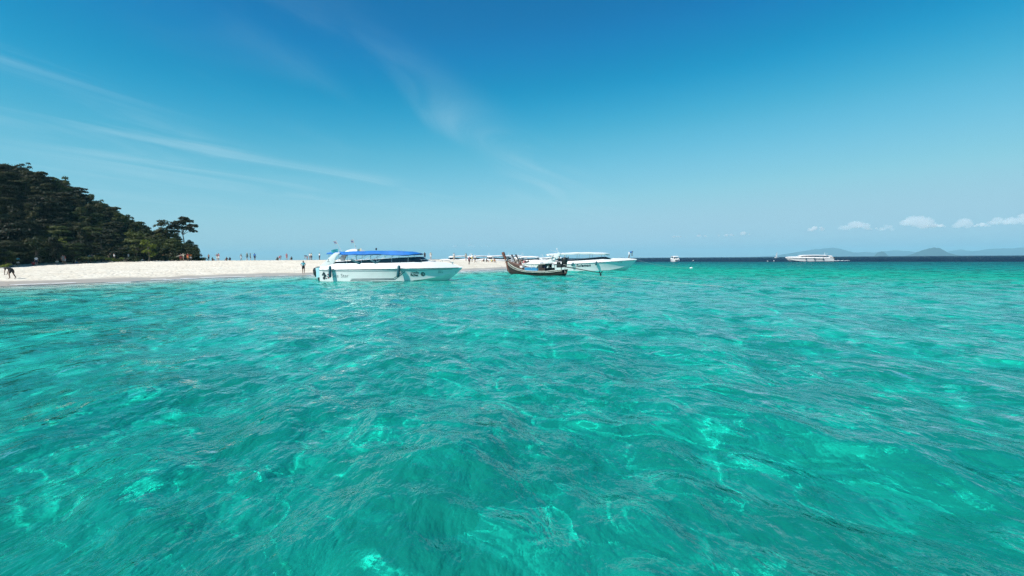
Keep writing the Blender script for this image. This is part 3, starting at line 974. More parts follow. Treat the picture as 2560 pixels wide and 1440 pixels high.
pB = at(1362, 675, 82)
HB, RB, WB = cabin_boat(txt_suleman, 'white hard-topped speedboat with large dark lettering moored behind the wooden longtail', (pB.x, 82, 0), R(0), 14.7, (.95, 1.66), .46, -1, roof_up=1.22,
                        fenders=[(4.35, 1.30, .72, -.32, .13, 'green-grey slanting fender left of the dark name on the hard-topped boat'),
                                 (7.95, 1.46, .85, -.10, .13, 'green-grey fender right of the dark name on the hard-topped boat')])
mb = MB()
rows = []
for i in range(25):
    a = i * 2 * math.pi / 24
    rows.append([(math.cos(a) * (.28 + .07 * math.cos(b)), .07 * math.sin(b), math.sin(a) * (.28 + .07 * math.cos(b))) for b in [j * math.pi / 4 for j in range(8)]])
mb.grid(rows, True)
ring = mb.build('life_ring', FLAG_WHITE)
for a0 in range(4):
    mb = MB(); rows = []
    for i in range(5):
        a = a0 * math.pi / 2 + i * .1
        rows.append([(math.cos(a) * (.28 + .078 * math.cos(b)), .078 * math.sin(b), math.sin(a) * (.28 + .078 * math.cos(b))) for b in [j * math.pi / 4 for j in range(8)]])
    mb.grid(rows, True, True); mb.build('red_band', FLAG_RED, ring)
ring.location = WB @ Vector((1.2, -1.50, 1.98))
tag(ring, 'white life ring with red bands on the stern arch of the hard-topped boat', 'life ring')


# the boat under way far out, bow towards the open sea
def txt_far(h, root, side):
    hull_text(h, root, 'Sandarman', 6.3, .34, .66, INK, side, shear=.3, bold=.01, space=1.15)


pC = at(2077, 651, 219)
cabin_boat(txt_far, 'white hard-topped speedboat out on the dark deep water near the faint islands', (pC.x, 219, 0), R(180), 14.7, (.85, 1.25), .36, 1,
           fenders=[(x, 1.1, .45, .05, .12, lab) for x, lab in ((9.0, 'small dark fender nearest the bow of the far speedboat'), (6.4, 'middle small dark fender on the far speedboat'), (3.6, 'small dark fender nearest the stern of the far speedboat'))],
           scale=1.33, eng=BLACKENG, roof_up=.72)
pD = at(1691, 652, 244)
cabin_boat(None, 'small white cabin boat seen from the stern with white outboards on the horizon', (pD.x, 244, 0), R(84), 10.5, (.9, 1.3), .4, -1, text=False, eng=WHITE, scale=1.12)
# open boat with a white cover between the longtail and the hard-topped boat
def open_boat():
    h = Hull(8.2, 1.3, ([0, 1], [.78, 1.0]), ([0, .2, .7, 1], [.95, 1.05, 1.2, 1.02]), (.2, .21))
    p = at(1307, 668, 96)
    root = empty('tender_boat', (p.x + 8.0, 96, 0), R(180))
    hull_parts(h, root)
    rows = []
    for i in range(13):
        u = .08 + .84 * i / 12
        w = h.b(u) * .86; zt = h.zd(u) + .42 * math.sin(math.pi * min(1, (i + .8) / 12.5)) ** .6
        rows.append([(u * h.L, t * w, (h.zd(u) + .02) + (zt - h.zd(u)) * (1 - abs(t) ** 2.5)) for t in [j / 6 - 1 for j in range(13)]])
    mb = MB(); mb.grid(rows); mb.build('boat_cover', SEATWHITE, root)
    rail(root, [(2.0, .6, 1.45), (2.1, .6, 1.62), (5.6, .5, 1.66), (5.8, .5, 1.4)], [])
    outboard(root, -.35, 0, BLACKENG, R(-8), .5)
    tag(root, 'low white tender under a white cover tucked behind the wooden longtail', 'boat')


open_boat()
# boats drawn up along the far side of the sand spit
for i, (px, Y, rz, L, lab, eng) in enumerate((
        (1100, 136, 205, 10.5, 'white hard-topped boat beyond the spit nearest the blue canopied bow', GREYENG),
        (1146, 134, 208, 10.5, 'white hard-topped boat beyond the spit just left of the standing group', GREYENG),
        (1196, 133, 207, 10.5, 'white hard-topped boat beyond the spit right behind the standing group', BLACKENG),
        (1232, 135, 204, 10.0, 'white hard-topped boat beyond the spit beside the longtail prow', GREYENG))):
    p = at(px, 648, Y)
    cabin_boat(None, lab, (p.x + 9.0, Y + 4.0, .42), R(rz), L, (.9, 1.25), .4, 1, text=False, eng=eng, nseat=3, group='boats drawn up beyond the spit')
p = at(1290, 648, 132)
cabin_boat(None, 'white hard-topped boat with a radar mast behind the dark prow posts', (p.x - .6, 133, .1), R(-6), 9.5, (.95, 1.3), .4, -1, text=False, nseat=3, group='boats drawn up beyond the spit')
p = at(1345, 648, 138)
cabin_boat(None, 'dark-hulled speedboat half hidden behind the hard-topped stern', (p.x, 138, 0), R(-10), 9.5, (.8, 1.15), .4, -1, text=False, nseat=3, hullm=mat('dark_hull', (.02, .035, .04), .3), group='boats drawn up beyond the spit')

# ------------------------------------------------------------------ longtail boats
OLDWOOD = mat('weathered_dark_wood', (.020, .016, .013), .75, var=.5, scale=2.5, bump=.6, bscale=9)
REDWOOD = mat('varnished_red_wood', (.15, .052, .03), .5, var=.35, scale=4, bump=.4, bscale=14)
PINKWOOD = mat('faded_pink_wood', (.12, .065, .05), .7, var=.3, scale=3)
PALEPAINT = mat('pale_painted_strake', (.50, .52, .47), .6, var=.25, scale=5)
TEALPAINT = mat('teal_paint', (.03, .22, .28), .6, var=.25, scale=3)
TARPBLUE = mat('blue_tarpaulin', (.01, .17, .33), .7, var=.2, scale=3, bump=.4, bscale=6)
DARKWOOD = mat('dark_brown_wood', (.035, .018, .014), .7, var=.3)
BLACKBAG = mat('black_plastic', (.008, .008, .009), .45, bump=.6, bscale=8)


class LHull:
    """slim wooden hull: u 0 stern .. 1 stem"""
    def __init__(s, L, B): s.L, s.B = L, B
    def b(s, u): return s.B * min(1, .52 + 1.6 * u) * max(.03, 1 - max(0, (u - .45) / .55) ** 2.2)
    def zs(s, u): return .52 + .22 * max(0, .22 - u) / .22 + 1.12 * max(0, (u - .45) / .55) ** 2.0
    def zk(s, u): return -.28 + .30 * max(0, .15 - u) / .15 + .75 * max(0, (u - .82) / .18) ** 1.6
    def side(s, u, k): return s.b(u) * (.22 + .78 * k ** .62)


def longtail(label, loc, rz, L=10.4, full=True, group=None, postm=None):
    h = LHull(L, .95)
    root = empty('longtail_boat', loc, rz)
    us = [i / 44 for i in range(45)]
    ks = [0, .12, .3, .5, .7, .85, 1]
    rows = []
    for u in us:
        z0, z1 = h.zk(u), h.zs(u)
        half = [(h.side(u, k), z0 + (z1 - z0) * k) for k in ks]
        inn = [(max(.004, y - .05), z) for y, z in half]
        fz = max(.24, z0 + .1)
        inner = [(max(.004, half[-1][0] - .05), z1), (max(.003, (h.side(u, .62)) - .05), min(z1 - .02, fz))]
        ring_ = [(u * L, -y, z) for y, z in reversed(half)] + [(u * L, y, z) for y, z in half] + [(u * L, y, z) for y, z in inner] + [(u * L, -y, z) for y, z in reversed(inner)]
        rows.append(ring_)
    mb = MB(); mb.grid(rows, True, True)
    mb.build('hull', OLDWOOD, root, sharp=32)
    # strakes along the side
    for sgn in (-1, 1):
        for nm, k, w, m in (('gunwale', .985, .085, PALEPAINT), ('strake', .80, .05, PALEPAINT), ('strake', .42, .035, DARKWOOD)):
            rows = []
            for u in us[:-1]:
                z0, z1 = h.zk(u), h.zs(u)
                z = z0 + (z1 - z0) * k; y = h.side(u, k)
                rows.append([(u * L, sgn * (y - .02), z - w / 2), (u * L, sgn * (y + .035), z - w / 2), (u * L, sgn * (y + .035), z + w / 2), (u * L, sgn * (y - .02), z + w / 2)])
            mb = MB(); mb.grid(rows, True, True); mb.build(nm, m, root)
        rows = []
        for u in us[24:-1]:
            z1 = h.zs(u); y = h.b(u)
            hgt = .26 * math.sin(math.pi * min(1, (u - us[24]) / (1 - us[24]) * .93)) ** .8 + .02
            rows.append([(u * L, sgn * (y - .03), z1), (u * L, sgn * (y - .02 + .05), z1 + hgt), (u * L, sgn * (y - .06 + .05), z1 + hgt), (u * L, sgn * (y - .07), z1)])
        mb = MB(); mb.grid(rows, True, True); mb.build('bow_bulwark', PINKWOOD if full else DARKWOOD, root)
    # tall stem post
    zt = h.zs(1.0)
    pm = postm or REDWOOD
    rows = []
    for x, z, a, b_ in ((L - .5, .25, .12, .10), (L - .1, .9, .13, .10), (L + .06, zt - .1, .13, .10), (L + .40, zt + .45, .14, .11), (L + .66, zt + .85, .17, .13), (L + .80, zt + 1.10, .19, .14), (L + .82, zt + 1.16, .15, .11)):
        rows.append([(x + a * dx, b_ * dy, z + .25 * a * dx * -1) for dx, dy in ((-1, -.8), (-.5, -1), (.5, -1), (1, -.6), (1, .6), (.5, 1), (-.5, 1), (-1, .8))])
    mb = MB(); mb.grid(rows, True, True); mb.build('stem_post', pm, root, sharp=50)
    mb = MB(); mb.tube([(L + .08, -.16, zt + .05), (L + .10, 0, zt + .22), (L + .08, .16, zt + .05)], .07, 8); mb.build('stem_wrap', PALEPAINT, root)
    if not full:
        tag(root, label, 'boat', group); return h, root
    for x in (2.3, 4.2, 5.6, 7.0, 8.1):
        u = x / L
        mb = MB(); mb.box((x, 0, h.zs(u) - .12), (.24, h.b(u) * 1.9, .05)); mb.build('thwart', PALEPAINT, root)
    for x in (6.7, 7.6):
        u = x / L
        mb = MB(); mb.box((x, -h.b(u) * .7, h.zs(u) + .06), (.50, .45, .30)); mb.build('foam_box', SEATWHITE, root, bevel=.03)
    # blue tarpaulin amidships and the small dark shelter behind it
    rows = []
    for i in range(12):
        x = 3.55 + 2.3 * i / 11; u = x / L
        rows.append([(x, -h.b(u) * .93, h.zs(u) - .05), (x, -h.b(u) * .96, h.zs(u) + .30 + .03 * math.sin(i * 1.7)), (x, -h.b(u) * .80, h.zs(u) + .33), (x, h.b(u) * .80, h.zs(u) + .33), (x, h.b(u) * .93, h.zs(u) - .05)])
    mb = MB(); mb.grid(rows); mb.build('tarpaulin', TARPBLUE, root)
    for x in (3.4, 4.6, 5.9):
        for sgn in (-1, 1):
            pole(root, (x, sgn * .78, .5), (x, sgn * .78, 1.42), .02, PALEPAINT, 'awning_post')
    x0, x1 = 2.35, 3.35
    for nm, c, d in (('shelter_side', (2.85, -.80, .62), (1.0, .05, .52)), ('shelter_side', (2.85, .80, .62), (1.0, .05, .52)), ('shelter_end', (x0, 0, .62), (.05, 1.55, .52))):
        mb = MB(); mb.box(c, d); mb.build(nm, DARKWOOD, root)
    rows = []
    for i in range(9):
        x = x0 - .05 + 1.5 * i / 8
        zz = 1.36 - .55 * max(0, (i - 4) / 4) ** 2
        rows.append([(x, -.85, zz), (x, -.4, zz + .05), (x, .4, zz + .05), (x, .85, zz), (x, .85, zz - .04), (x, -.85, zz - .04)])
    mb = MB(); mb.grid(rows, True, True); mb.build('shelter_roof', PALEPAINT, root)
    for sgn in (-1, 1):
        for x in (x0, 2.85, x1): pole(root, (x, sgn * .8, .85), (x, sgn * .8, 1.36), .028, DARKWOOD, 'shelter_post')
        mb = MB(); mb.box((3.08, sgn * .80, 1.1), (.40, .012, .42)); mb.build('shelter_pane', DARKG, root)
    # long-tail engine on its pivot with the drive shaft trailing astern
    pole(root, (.55, 0, .3), (.55, 0, 1.05), .05, RUBBER, 'engine_pivot')
    mb = MB(); mb.box((.75, 0, 1.15), (.70, .42, .42)); mb.box((.95, 0, 1.45), (.35, .32, .25)); mb.tube([(.5, -.2, 1.3), (.45, -.3, 1.75)], .05, 8)
    e = mb.build('engine', RUBBER, root, bevel=.03)
    mb = MB(); mb.tube([(2.2, -.05, 1.42), (1.0, 0, 1.25)], .03, 6); mb.build('tiller', RUBBER, e)
    mb = MB(); mb.tube([(.5, 0, 1.1), (-2.0, 0, .80), (-5.1, 0, .42)], [.06, .05, .04], 8); mb.build('drive_shaft', RUBBER, e)
    mb = MB(); mb.tube([(.2, 0, 1.28), (-2.0, 0, .98)], .018, 5); mb.tube([(-.6, 0, .98), (-.6, 0, 1.12)], .018, 5); mb.tube([(-1.4, 0, .9), (-1.4, 0, 1.05)], .018, 5); mb.tube([(-2.0, 0, .82), (-2.0, 0, .98)], .018, 5)
    mb.build('shaft_guard', PALEPAINT, e)
    mb = MB()
    for a in range(3):
        an = a * 2 * math.pi / 3 + .5
        d = Vector((0, math.cos(an), math.sin(an)))
        q = Vector((-5.12, 0, .42)); s_ = d.cross(Vector((1, 0, 0))) * .10
        mb.grid([[q + d * .04 - s_ * .4 + Vector((.04, 0, 0)), q + d * .04 + s_ * .4 - Vector((.04, 0, 0))], [q + d * .2 - s_ + Vector((.05, 0, 0)), q + d * .2 + s_ - Vector((.05, 0, 0))], [q + d * .32 - s_ * .5, q + d * .32 + s_ * .5]])
    mb.tube([(-5.02, 0, .43), (-5.22, 0, .41)], [.06, .02], 8)
    mb.build('propeller', RUBBER, e)
    # bundle lashed to the stern pole
    pole(root, (.35, -.42, .2), (.35, -.42, 2.35), .03, PALEPAINT, 'stern_pole')
    pole(root, (.45, -.48, -.1), (.45, -.48, .8), .03, PALEPAINT, 'stern_pole')
    rows = []
    for z, r in ((1.0, .10), (1.08, .32), (1.35, .34), (1.7, .38), (1.95, .40), (2.06, .30), (2.1, .05)):
        rows.append([(.45 + r * math.cos(a) * (1 + .12 * math.sin(3 * a + z * 5)), -.42 + r * .8 * math.sin(a), z) for a in [j * math.pi / 6 for j in range(12)]])
    mb = MB(); mb.grid(rows, True, True); mb.build('covered_bundle', BLACKBAG, root, sharp=60)
    tag(root, label, 'boat', group)
    return h, root


b0, b1 = at(1268, 686, 65), at(1412, 688, 57.5)
hd = math.atan2(b0.y - b1.y, b0.x - b1.x)
LT_LOC = (b1.x, 57.5, 0)
longtail('weathered wooden longtail boat with a tall red-brown stem post and trailing engine shaft', LT_LOC, hd, L=math.hypot(b0.x - b1.x, 65 - 57.5))
LT_W = Matrix.Translation(LT_LOC) @ Matrix.Rotation(hd, 4, 'Z')
for px, Y, rz, lab in ((1262, 134, 168, 'longtail boat with a bluish post rising just beyond the tall red-brown stem post'),
                       (1283, 121, 150, 'dark longtail boat whose post leans beside the crowd, farther from the hard-topped boat'),
                       (1293, 119, 150, 'dark longtail boat whose post leans beside the crowd, nearer the hard-topped boat')):
    p = at(px, 640, Y); c, s_ = math.cos(R(rz)), math.sin(R(rz))
    L_ = 8.5
    longtail(lab, (p.x - c * (L_ + .4), Y - s_ * (L_ + .4), max(.0, ground_z(p.x, Y)) * .0 + .12), R(rz), L=L_, full=False, group='longtails drawn up on the spit', postm=mat('dark_post_wood', (.03, .026, .03), .6, var=.3))


# ------------------------------------------------------------------ ropes and floats
def rope(label, pts, sag, r=.02):
    a, b = Vector(pts[0]), Vector(pts[1])
    q = [a.lerp(b, i / 24) + Vector((0, 0, -sag * 4 * (i / 24) * (1 - i / 24))) for i in range(25)]
    mb = MB(); mb.tube(q, r, 6); o = mb.build('mooring_rope', ROPE)
    tag(o, label, 'rope', 'mooring ropes'); return o


st = LT_W @ Vector((.2, -.4, .35))
e1 = at(1810, 721, 34.5); e1.z = .02
rope('pale rope running from the longtail stern across the open water', (st, e1), .04, .008)
bw = WB @ Vector((14.3, 0, 1.78))
e2 = at(1722, 671, 92); e2.z = .05
rope('pale rope from the bow of the hard-topped boat to a white float', (bw, e2), .35, .018)
e3 = at(1362, 675, 72); e3.z = .1
bow_w = at(1128, 684, 49)
rope('thin rope from the bow eye of the blue canopied boat down into the water', ((bow_w.x, 48.8, .75), (bow_w.x - .35, 48.6, -.2)), .02, .014)


def float_(px, py, label, r, Y=None, long=2.4):
    Y = Y or 2.0 * F / max(2, (py - (654.5 - .0065 * px)))
    p = at(px, py, Y)
    rows = []
    for x, rr in ((-1, .25), (-.85, .7), (-.4, 1), (.4, 1), (.85, .7), (1, .25)):
        rows.append([(x * r * long * .5, rr * r * math.cos(a), rr * r * math.sin(a)) for a in [j * math.pi / 5 for j in range(10)]])
    mb = MB(); mb.grid(rows, True, True)
    o = mb.build('mooring_float', mat('white_float', (.78, .79, .78), .4, var=.1)); o.location = (p.x, Y, .06)
    tag(o, label, 'buoy', 'mooring floats'); return o


float_(1728, 668, 'white float at the end of the bow rope', .16, 93, 3.4)
float_(1733, 647.5, 'small white float on dark water right of the cabin boat', .22, 300)
float_(1935, 650, 'small pale float left of the far speedboat bow', .22, 240)
float_(1919, 651, 'dim float farther left of the far speedboat bow', .2, 225)


def sailboat():
    p = at(1938, 640, 900)
    root = empty('sailboat', (p.x, 900, 0), R(20))
    h = Hull(9, 1.3, ([0, 1], [.9, 1.2]), ([0, 1], [1.0, 1.25]), (.2, .21))
    hull_parts(h, root)
    pole(root, (4.5, 0, 1), (4.5, 0, 11), .08, WHITE, 'mast')
    mb = MB(); mb.grid([[(4.3, 0, 2), (.8, .25, 2)], [(4.35, .1, 6), (2.3, .4, 6)], [(4.4, 0, 10.8), (4.3, .02, 10.8)]]); mb.build('sail', FLAG_WHITE, root)
    tag(root, 'tiny white sailboat on the horizon left of the far speedboat', 'sailboat')


sailboat()


# ------------------------------------------------------------------ trees on the hill
BARK = mat('bark', (.10, .085, .065), .9, var=.4, scale=3, bump=.6)
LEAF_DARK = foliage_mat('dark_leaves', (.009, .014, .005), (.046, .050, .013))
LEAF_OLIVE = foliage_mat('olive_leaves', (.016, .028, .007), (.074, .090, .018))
LEAF_BRIGHT = foliage_mat('bright_leaves', (.06, .095, .010), (.17, .20, .025))
LEAF_DRY = foliage_mat('dry_leaves', (.06, .045, .015), (.15, .105, .035))


def crown_mesh(name, lobes, per, size, g, m, flat=.5):
    """many leaf-sized faces through a set of lobes"""
    vs, fs = [], []
    for (cx, cy, cz, rx, ry, rz) in lobes:
        n = int(per * (rx * ry) ** .9)
        d = g.normal(0, 1, (n, 3)); d /= np.linalg.norm(d, axis=1)[:, None]
        d[:, 2] = np.where(d[:, 2] < -.35, -d[:, 2] * .6, d[:, 2])
        rr = g.uniform(.62, 1.06, n)[:, None]
        c = np.array([cx, cy, cz]) + d * rr * np.array([rx, ry, rz])
        nrm = d * np.array([1, 1, 1.2]) + g.normal(0, .55, (n, 3)) + np.array([0, 0, flat])
        nrm /= np.linalg.norm(nrm, axis=1)[:, None]
        a = np.cross(nrm, g.normal(0, 1, (n, 3))); a /= np.linalg.norm(a, axis=1)[:, None]
        b = np.cross(nrm, a)
        s = size * g.uniform(.55, 1.35, n)[:, None]
        q = np.stack([c - a * s, c - b * s * .55, c + a * s, c + b * s * .55], 1)
        k = len(vs) and sum(len(x) for x in vs)
        vs.append(q.reshape(-1, 3)); fs.append(np.arange(n * 4).reshape(-1, 4) + (k or 0))
    me = raw_mesh(name, np.concatenate(vs), np.concatenate(fs), False)
    me.materials.append(m)
    return me


def trunk_mesh(h, r, lobes, g, lean=0.0):
    mb = MB()
    pts = [(lean * (k / 5) ** 1.5 * h + .12 * math.sin(k * 1.3), .1 * math.cos(k * 1.7), h * k / 5) for k in range(6)]
    mb.tube(pts, [r * (1 - .12 * k) for k in range(6)], 7)
    for (cx, cy, cz, *_r) in lobes[:6]:
        s = Vector(pts[3])
        mb.tube([s, s.lerp(Vector((cx, cy, cz)), .5) + Vector((0, 0, .3)), (cx, cy, cz)], [r * .5, r * .32, r * .12], 5)
    return mb.mesh('trunk', BARK)


def kinds():
    g = np.random.default_rng(5)
    out = []
    for i in range(7):
        lobes = []
        if i % 3 == 0:      # spreading tiers
            h = 5.2
            for t in range(4):
                for _ in range(3):
                    a = g.uniform(0, 6.28); rad = (2.5 - .45 * t) * g.uniform(.4, 1)
                    lobes.append((rad * math.cos(a), rad * math.sin(a), 2.4 + t * 1.05 + g.uniform(-.2, .2), g.uniform(1.2, 1.8), g.uniform(1.2, 1.8), g.uniform(.35, .55)))
        elif i % 3 == 1:    # rounded heads
            h = 4.6
            for _ in range(9):
                a = g.uniform(0, 6.28); rad = g.uniform(.3, 2.2)
                lobes.append((rad * math.cos(a), rad * math.sin(a), g.uniform(2.2, 5.2) - rad * .35, *(g.uniform(.9, 1.5, 2)), g.uniform(.7, 1.1)))
        else:               # upright, loose
            h = 6.0
            for t in range(9):
                a = g.uniform(0, 6.28); rad = g.uniform(.1, 1.5)
                lobes.append((rad * math.cos(a), rad * math.sin(a), 1.8 + t * .55, *(g.uniform(.7, 1.15, 2)), g.uniform(.45, .8)))
        out.append((lobes, h, g))
    return out


KINDS = kinds()
TREES = []
for i, (lobes, h, g) in enumerate(KINDS):
    TREES.append((trunk_mesh(h * .8, .16, lobes, g), {k: crown_mesh('crown', lobes, 120, .22, g, m) for k, m in (('dark', LEAF_DARK), ('olive', LEAF_OLIVE))}))


def tree(name, loc, rz, sc_, kind, tint, label, group=None, crown=None, trunk=None, zs=1.0):
    root = empty(name, loc, rz)
    root.scale = (sc_, sc_, sc_ * zs)
    link('trunk', trunk or TREES[kind][0], None, root)
    link('crown', crown or TREES[kind][1][tint], None, root)
    tag(root, label, 'tree', group)
    return root


def plant_hill():
    g = np.random.default_rng(17)
    pts = []
    tries = 0
    while len(pts) < 290 and tries < 30000:
        tries += 1
        px = g.uniform(-130, 488) if tries % 5 else g.uniform(380, 488); t = (px - 1280) / 1280
        Y0 = float(np.interp(t, [-2.5, -1.3, -1.0, -.77, -.6], [38, 63, 83, 102, 113]))
        Yc = Y0 + 36 - 14 * float(smooth((px - 330) / 170))
        Y = Y0 + (Yc - Y0) * g.uniform(-.02, 1.12); X = t * Y
        dmin = 2.35 + .9 * g.random()
        if any((X - a) ** 2 + (Y - b) ** 2 < dmin * dmin for a, b, *_ in pts): continue
        pts.append((X, Y, px, (Y - Y0) / (Yc - Y0)))
    def names(ol, px, rho):
        c = 'olive green' if ol else 'dark leafy'
        a = 'at the foot of the hill' if rho < .25 else 'halfway up the hill' if rho < .75 else 'along the skyline of the hill'
        b = 'in its darkest, highest end' if px < 110 else 'below its falling ridge' if px < 300 else 'near the wooded point'
        return f'{c} tree {a}, {b}', f'{c} trees {a}, {b}'
    for X, Y, px, rho in pts:
        z = ground_z(X, Y) - .8
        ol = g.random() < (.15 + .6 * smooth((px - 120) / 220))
        s = g.uniform(.62, .98) * (1 - .25 * float(smooth((px - 420) / 90))) * (1.0 if rho < .8 else .8)
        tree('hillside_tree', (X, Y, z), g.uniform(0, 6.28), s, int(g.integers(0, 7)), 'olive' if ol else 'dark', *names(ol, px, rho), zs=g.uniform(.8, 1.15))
    # undergrowth knitting the crowns together
    n = 42000
    px = g.uniform(-130, 500, n); t = (px - 1280) / 1280
    Y0 = np.interp(t, [-2.5, -1.3, -1.0, -.77, -.6], [38, 63, 83, 102, 113])
    Yc = Y0 + 36 - 14 * smooth((px - 330) / 170)
    Y = Y0 + (Yc - Y0) * g.uniform(.0, 1.08, n) ** .9; X = t * Y
    c = np.stack([X, Y, terrain(X, Y)[0] + g.uniform(.1, 1.5, n) + .9 * wob(X, Y, (3, 5), 3)], 1)
    nr = g.normal(0, .6, (n, 3)) + np.array([-.1, -.5, .8]); nr /= np.linalg.norm(nr, axis=1)[:, None]
    a = np.cross(nr, g.normal(0, 1, (n, 3))); a /= np.linalg.norm(a, axis=1)[:, None]; b = np.cross(nr, a)
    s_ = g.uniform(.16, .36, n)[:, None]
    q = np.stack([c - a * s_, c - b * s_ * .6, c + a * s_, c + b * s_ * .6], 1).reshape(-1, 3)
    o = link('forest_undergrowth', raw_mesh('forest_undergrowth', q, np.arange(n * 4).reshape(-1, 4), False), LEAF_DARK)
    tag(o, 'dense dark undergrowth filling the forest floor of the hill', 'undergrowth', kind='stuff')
    # trees that stand out
    g2 = np.random.default_rng(23)
    lob = [(-.8, 0, 5.6, 1.5, 1.3, .7), (.6, .2, 6.1, 1.4, 1.2, .6), (1.7, -.2, 5.1, 1.2, 1.0, .55), (-1.6, .1, 5.0, 1.0, .9, .5), (1.9, 0, 4.0, .8, .7, .4), (.2, 0, 6.7, 1.0, .9, .45), (-.6, .1, 4.6, 1.3, 1.0, .6), (.9, 0, 4.5, 1.2, 1.0, .6), (-1.5, 0, 3.9, .9, .8, .4)]
    p = at(458, 580, 125)
    tree('umbrella_tree', (p.x, 125, p.z - 4.4), .4, 1.14, 0, 'dark', 'lone umbrella-crowned tree on a thin trunk at the end of the hill ridge', crown=crown_mesh('crown', lob, 190, .24, g2, LEAF_DARK), trunk=trunk_mesh(5.4, .13, lob, g2))
    lob = [(g2.normal(0, .9), g2.normal(0, .8), 1.2 + k * .34, g2.uniform(.7, 1.2), g2.uniform(.6, 1.0), .45) for k in range(13)]
    p = at(418, 590, 124)
    tree('feathery_tree', (p.x, 124, p.z - 3.9), 1.1, 1.35, 0, 'dark', 'feathery tree with a ragged crown beside the lone umbrella-crowned tree', crown=crown_mesh('crown', lob, 95, .22, g2, LEAF_DARK), trunk=trunk_mesh(4.6, .14, lob, g2))
    lob = [(g2.normal(0, .9), g2.normal(0, .6), 1.2 + k * .42, g2.uniform(.6, 1.0), g2.uniform(.6, .9), .45) for k in range(8)]
    for px, py, Y, s, nm, lab in ((372, 640, 101.5, .95, 'bright_tree', 'bright yellow-green tree at the foot of the hill above the sand'),
                                  (150, 505, 96, .5, 'bright_tree', 'small yellow-green crown high in the dark slope')):
        p = at(px, py, Y); z = ground_z(p.x, Y)
        tree(nm, (p.x, Y, z + (0 if Y > 100 else 1.5)), .8, s, 0, 'dark', lab, crown=crown_mesh('crown', lob, 85, .25, g2, LEAF_BRIGHT), trunk=trunk_mesh(4.2, .13, lob, g2))
    # shrubs along the edge of the sand
    for px, py, Y, s, m, lab in ((283, 655, 98.5, .8, LEAF_BRIGHT, 'low bright green shrub on the sand below the middle of the hill'),
                                 (425, 650, 107, 1.0, LEAF_OLIVE, 'round olive shrub beside the people in orange at the foot of the hill'),
                                 (225, 655, 95, 1.3, LEAF_OLIVE, 'grey-green shrub behind the people in red under the hill'),
                                 (335, 655, 100, 1.0, LEAF_OLIVE, 'dull shrub under the bright yellow-green tree'),
                                 (497, 645, 112, 1.0, LEAF_OLIVE, 'last shrub of the wooded point, overhanging the sand'),
                                 (12, 668, 80.5, .6, LEAF_BRIGHT, 'low green growth at the sand edge in the darkest part of the forest')):
        p = at(px, py, Y)
        lob = [(g2.normal(0, .7), g2.normal(0, .5), g2.uniform(.3, .9), g2.uniform(.4, .8), g2.uniform(.4, .7), .4) for k in range(7)]
        root = empty('shrub', (p.x, Y, ground_z(p.x, Y) - .05)); root.scale = (s,) * 3
        link('foliage', crown_mesh('foliage', lob, 150, .17, g2, m), None, root)
        link('stem', trunk_mesh(.7, .05, lob, g2), None, root)
        tag(root, lab, 'shrub')
    # fallen pale branch at the point
    p = at(440, 640, 108.5)
    mb = MB(); mb.tube([(0, 0, 0), (1.1, 0, .35), (2.0, .1, .55)], [.09, .06, .03], 6); mb.tube([(1.1, 0, .35), (1.5, .1, .75)], [.05, .02], 5)
    o = mb.build('dead_branch', mat('bleached_wood', (.42, .38, .32), .8, var=.2)); o.location = (p.x, 108.5, ground_z(p.x, 108.5) + .9)
    tag(o, 'pale dead branch jutting out of the dark foliage near the point', 'branch')


plant_hill()

# ------------------------------------------------------------------ people
SKIN = [mat('tanned_skin', (.36, .20, .13), .55, var=.12, scale=8), mat('fair_skin', (.55, .36, .27), .55, var=.1, scale=8), mat('brown_skin', (.16, .08, .05), .55, var=.12, scale=8)]
HAIR = mat('dark_hair', (.012, .010, .009), .6, bump=.5, bscale=60)


def cloth(name, c): return mat('cloth_' + name, c, .85, var=.15, scale=6)


BASE = dict(pelvis=(0, 0, .95), spine=(0, -.01, 1.13), chest=(0, -.02, 1.33), neck=(0, -.01, 1.47), chin=(0, .02, 1.53), head=(0, .02, 1.62), crown=(0, .0, 1.70),
            shL=(-.17, -.02, 1.40), elL=(-.23, -.03, 1.13), wrL=(-.24, .05, .90), haL=(-.24, .08, .81), shR=(.17, -.02, 1.40), elR=(.23, -.03, 1.13), wrR=(.24, .05, .90), haR=(.24, .08, .81),
            hipL=(-.09, 0, .90), knL=(-.10, .03, .50), anL=(-.10, -.02, .09), toL=(-.11, .13, .035), hipR=(.09, 0, .90), knR=(.10, .03, .50), anR=(.10, -.02, .09), toR=(.11, .13, .035))
RAD = dict(pelvis=(.155, .115), spine=(.135, .10), chest=(.165, .115), neck=(.055, .055), chin=(.058, .07), head=(.078, .095), crown=(.05, .06), sh=(.062, .06), el=(.042, .042), wr=(.028, .026), ha=(.036, .02),
           hip=(.088, .095), kn=(.058, .06), an=(.038, .042), to=(.042, .03))
EDG = [('pelvis', 'spine'), ('spine', 'chest'), ('chest', 'neck'), ('neck', 'chin'), ('chin', 'head'), ('head', 'crown')]
for q in 'LR':
    EDG += [('chest', 'sh' + q), ('sh' + q, 'el' + q), ('el' + q, 'wr' + q), ('wr' + q, 'ha' + q), ('pelvis', 'hip' + q), ('hip' + q, 'kn' + q), ('kn' + q, 'an' + q), ('an' + q, 'to' + q)]
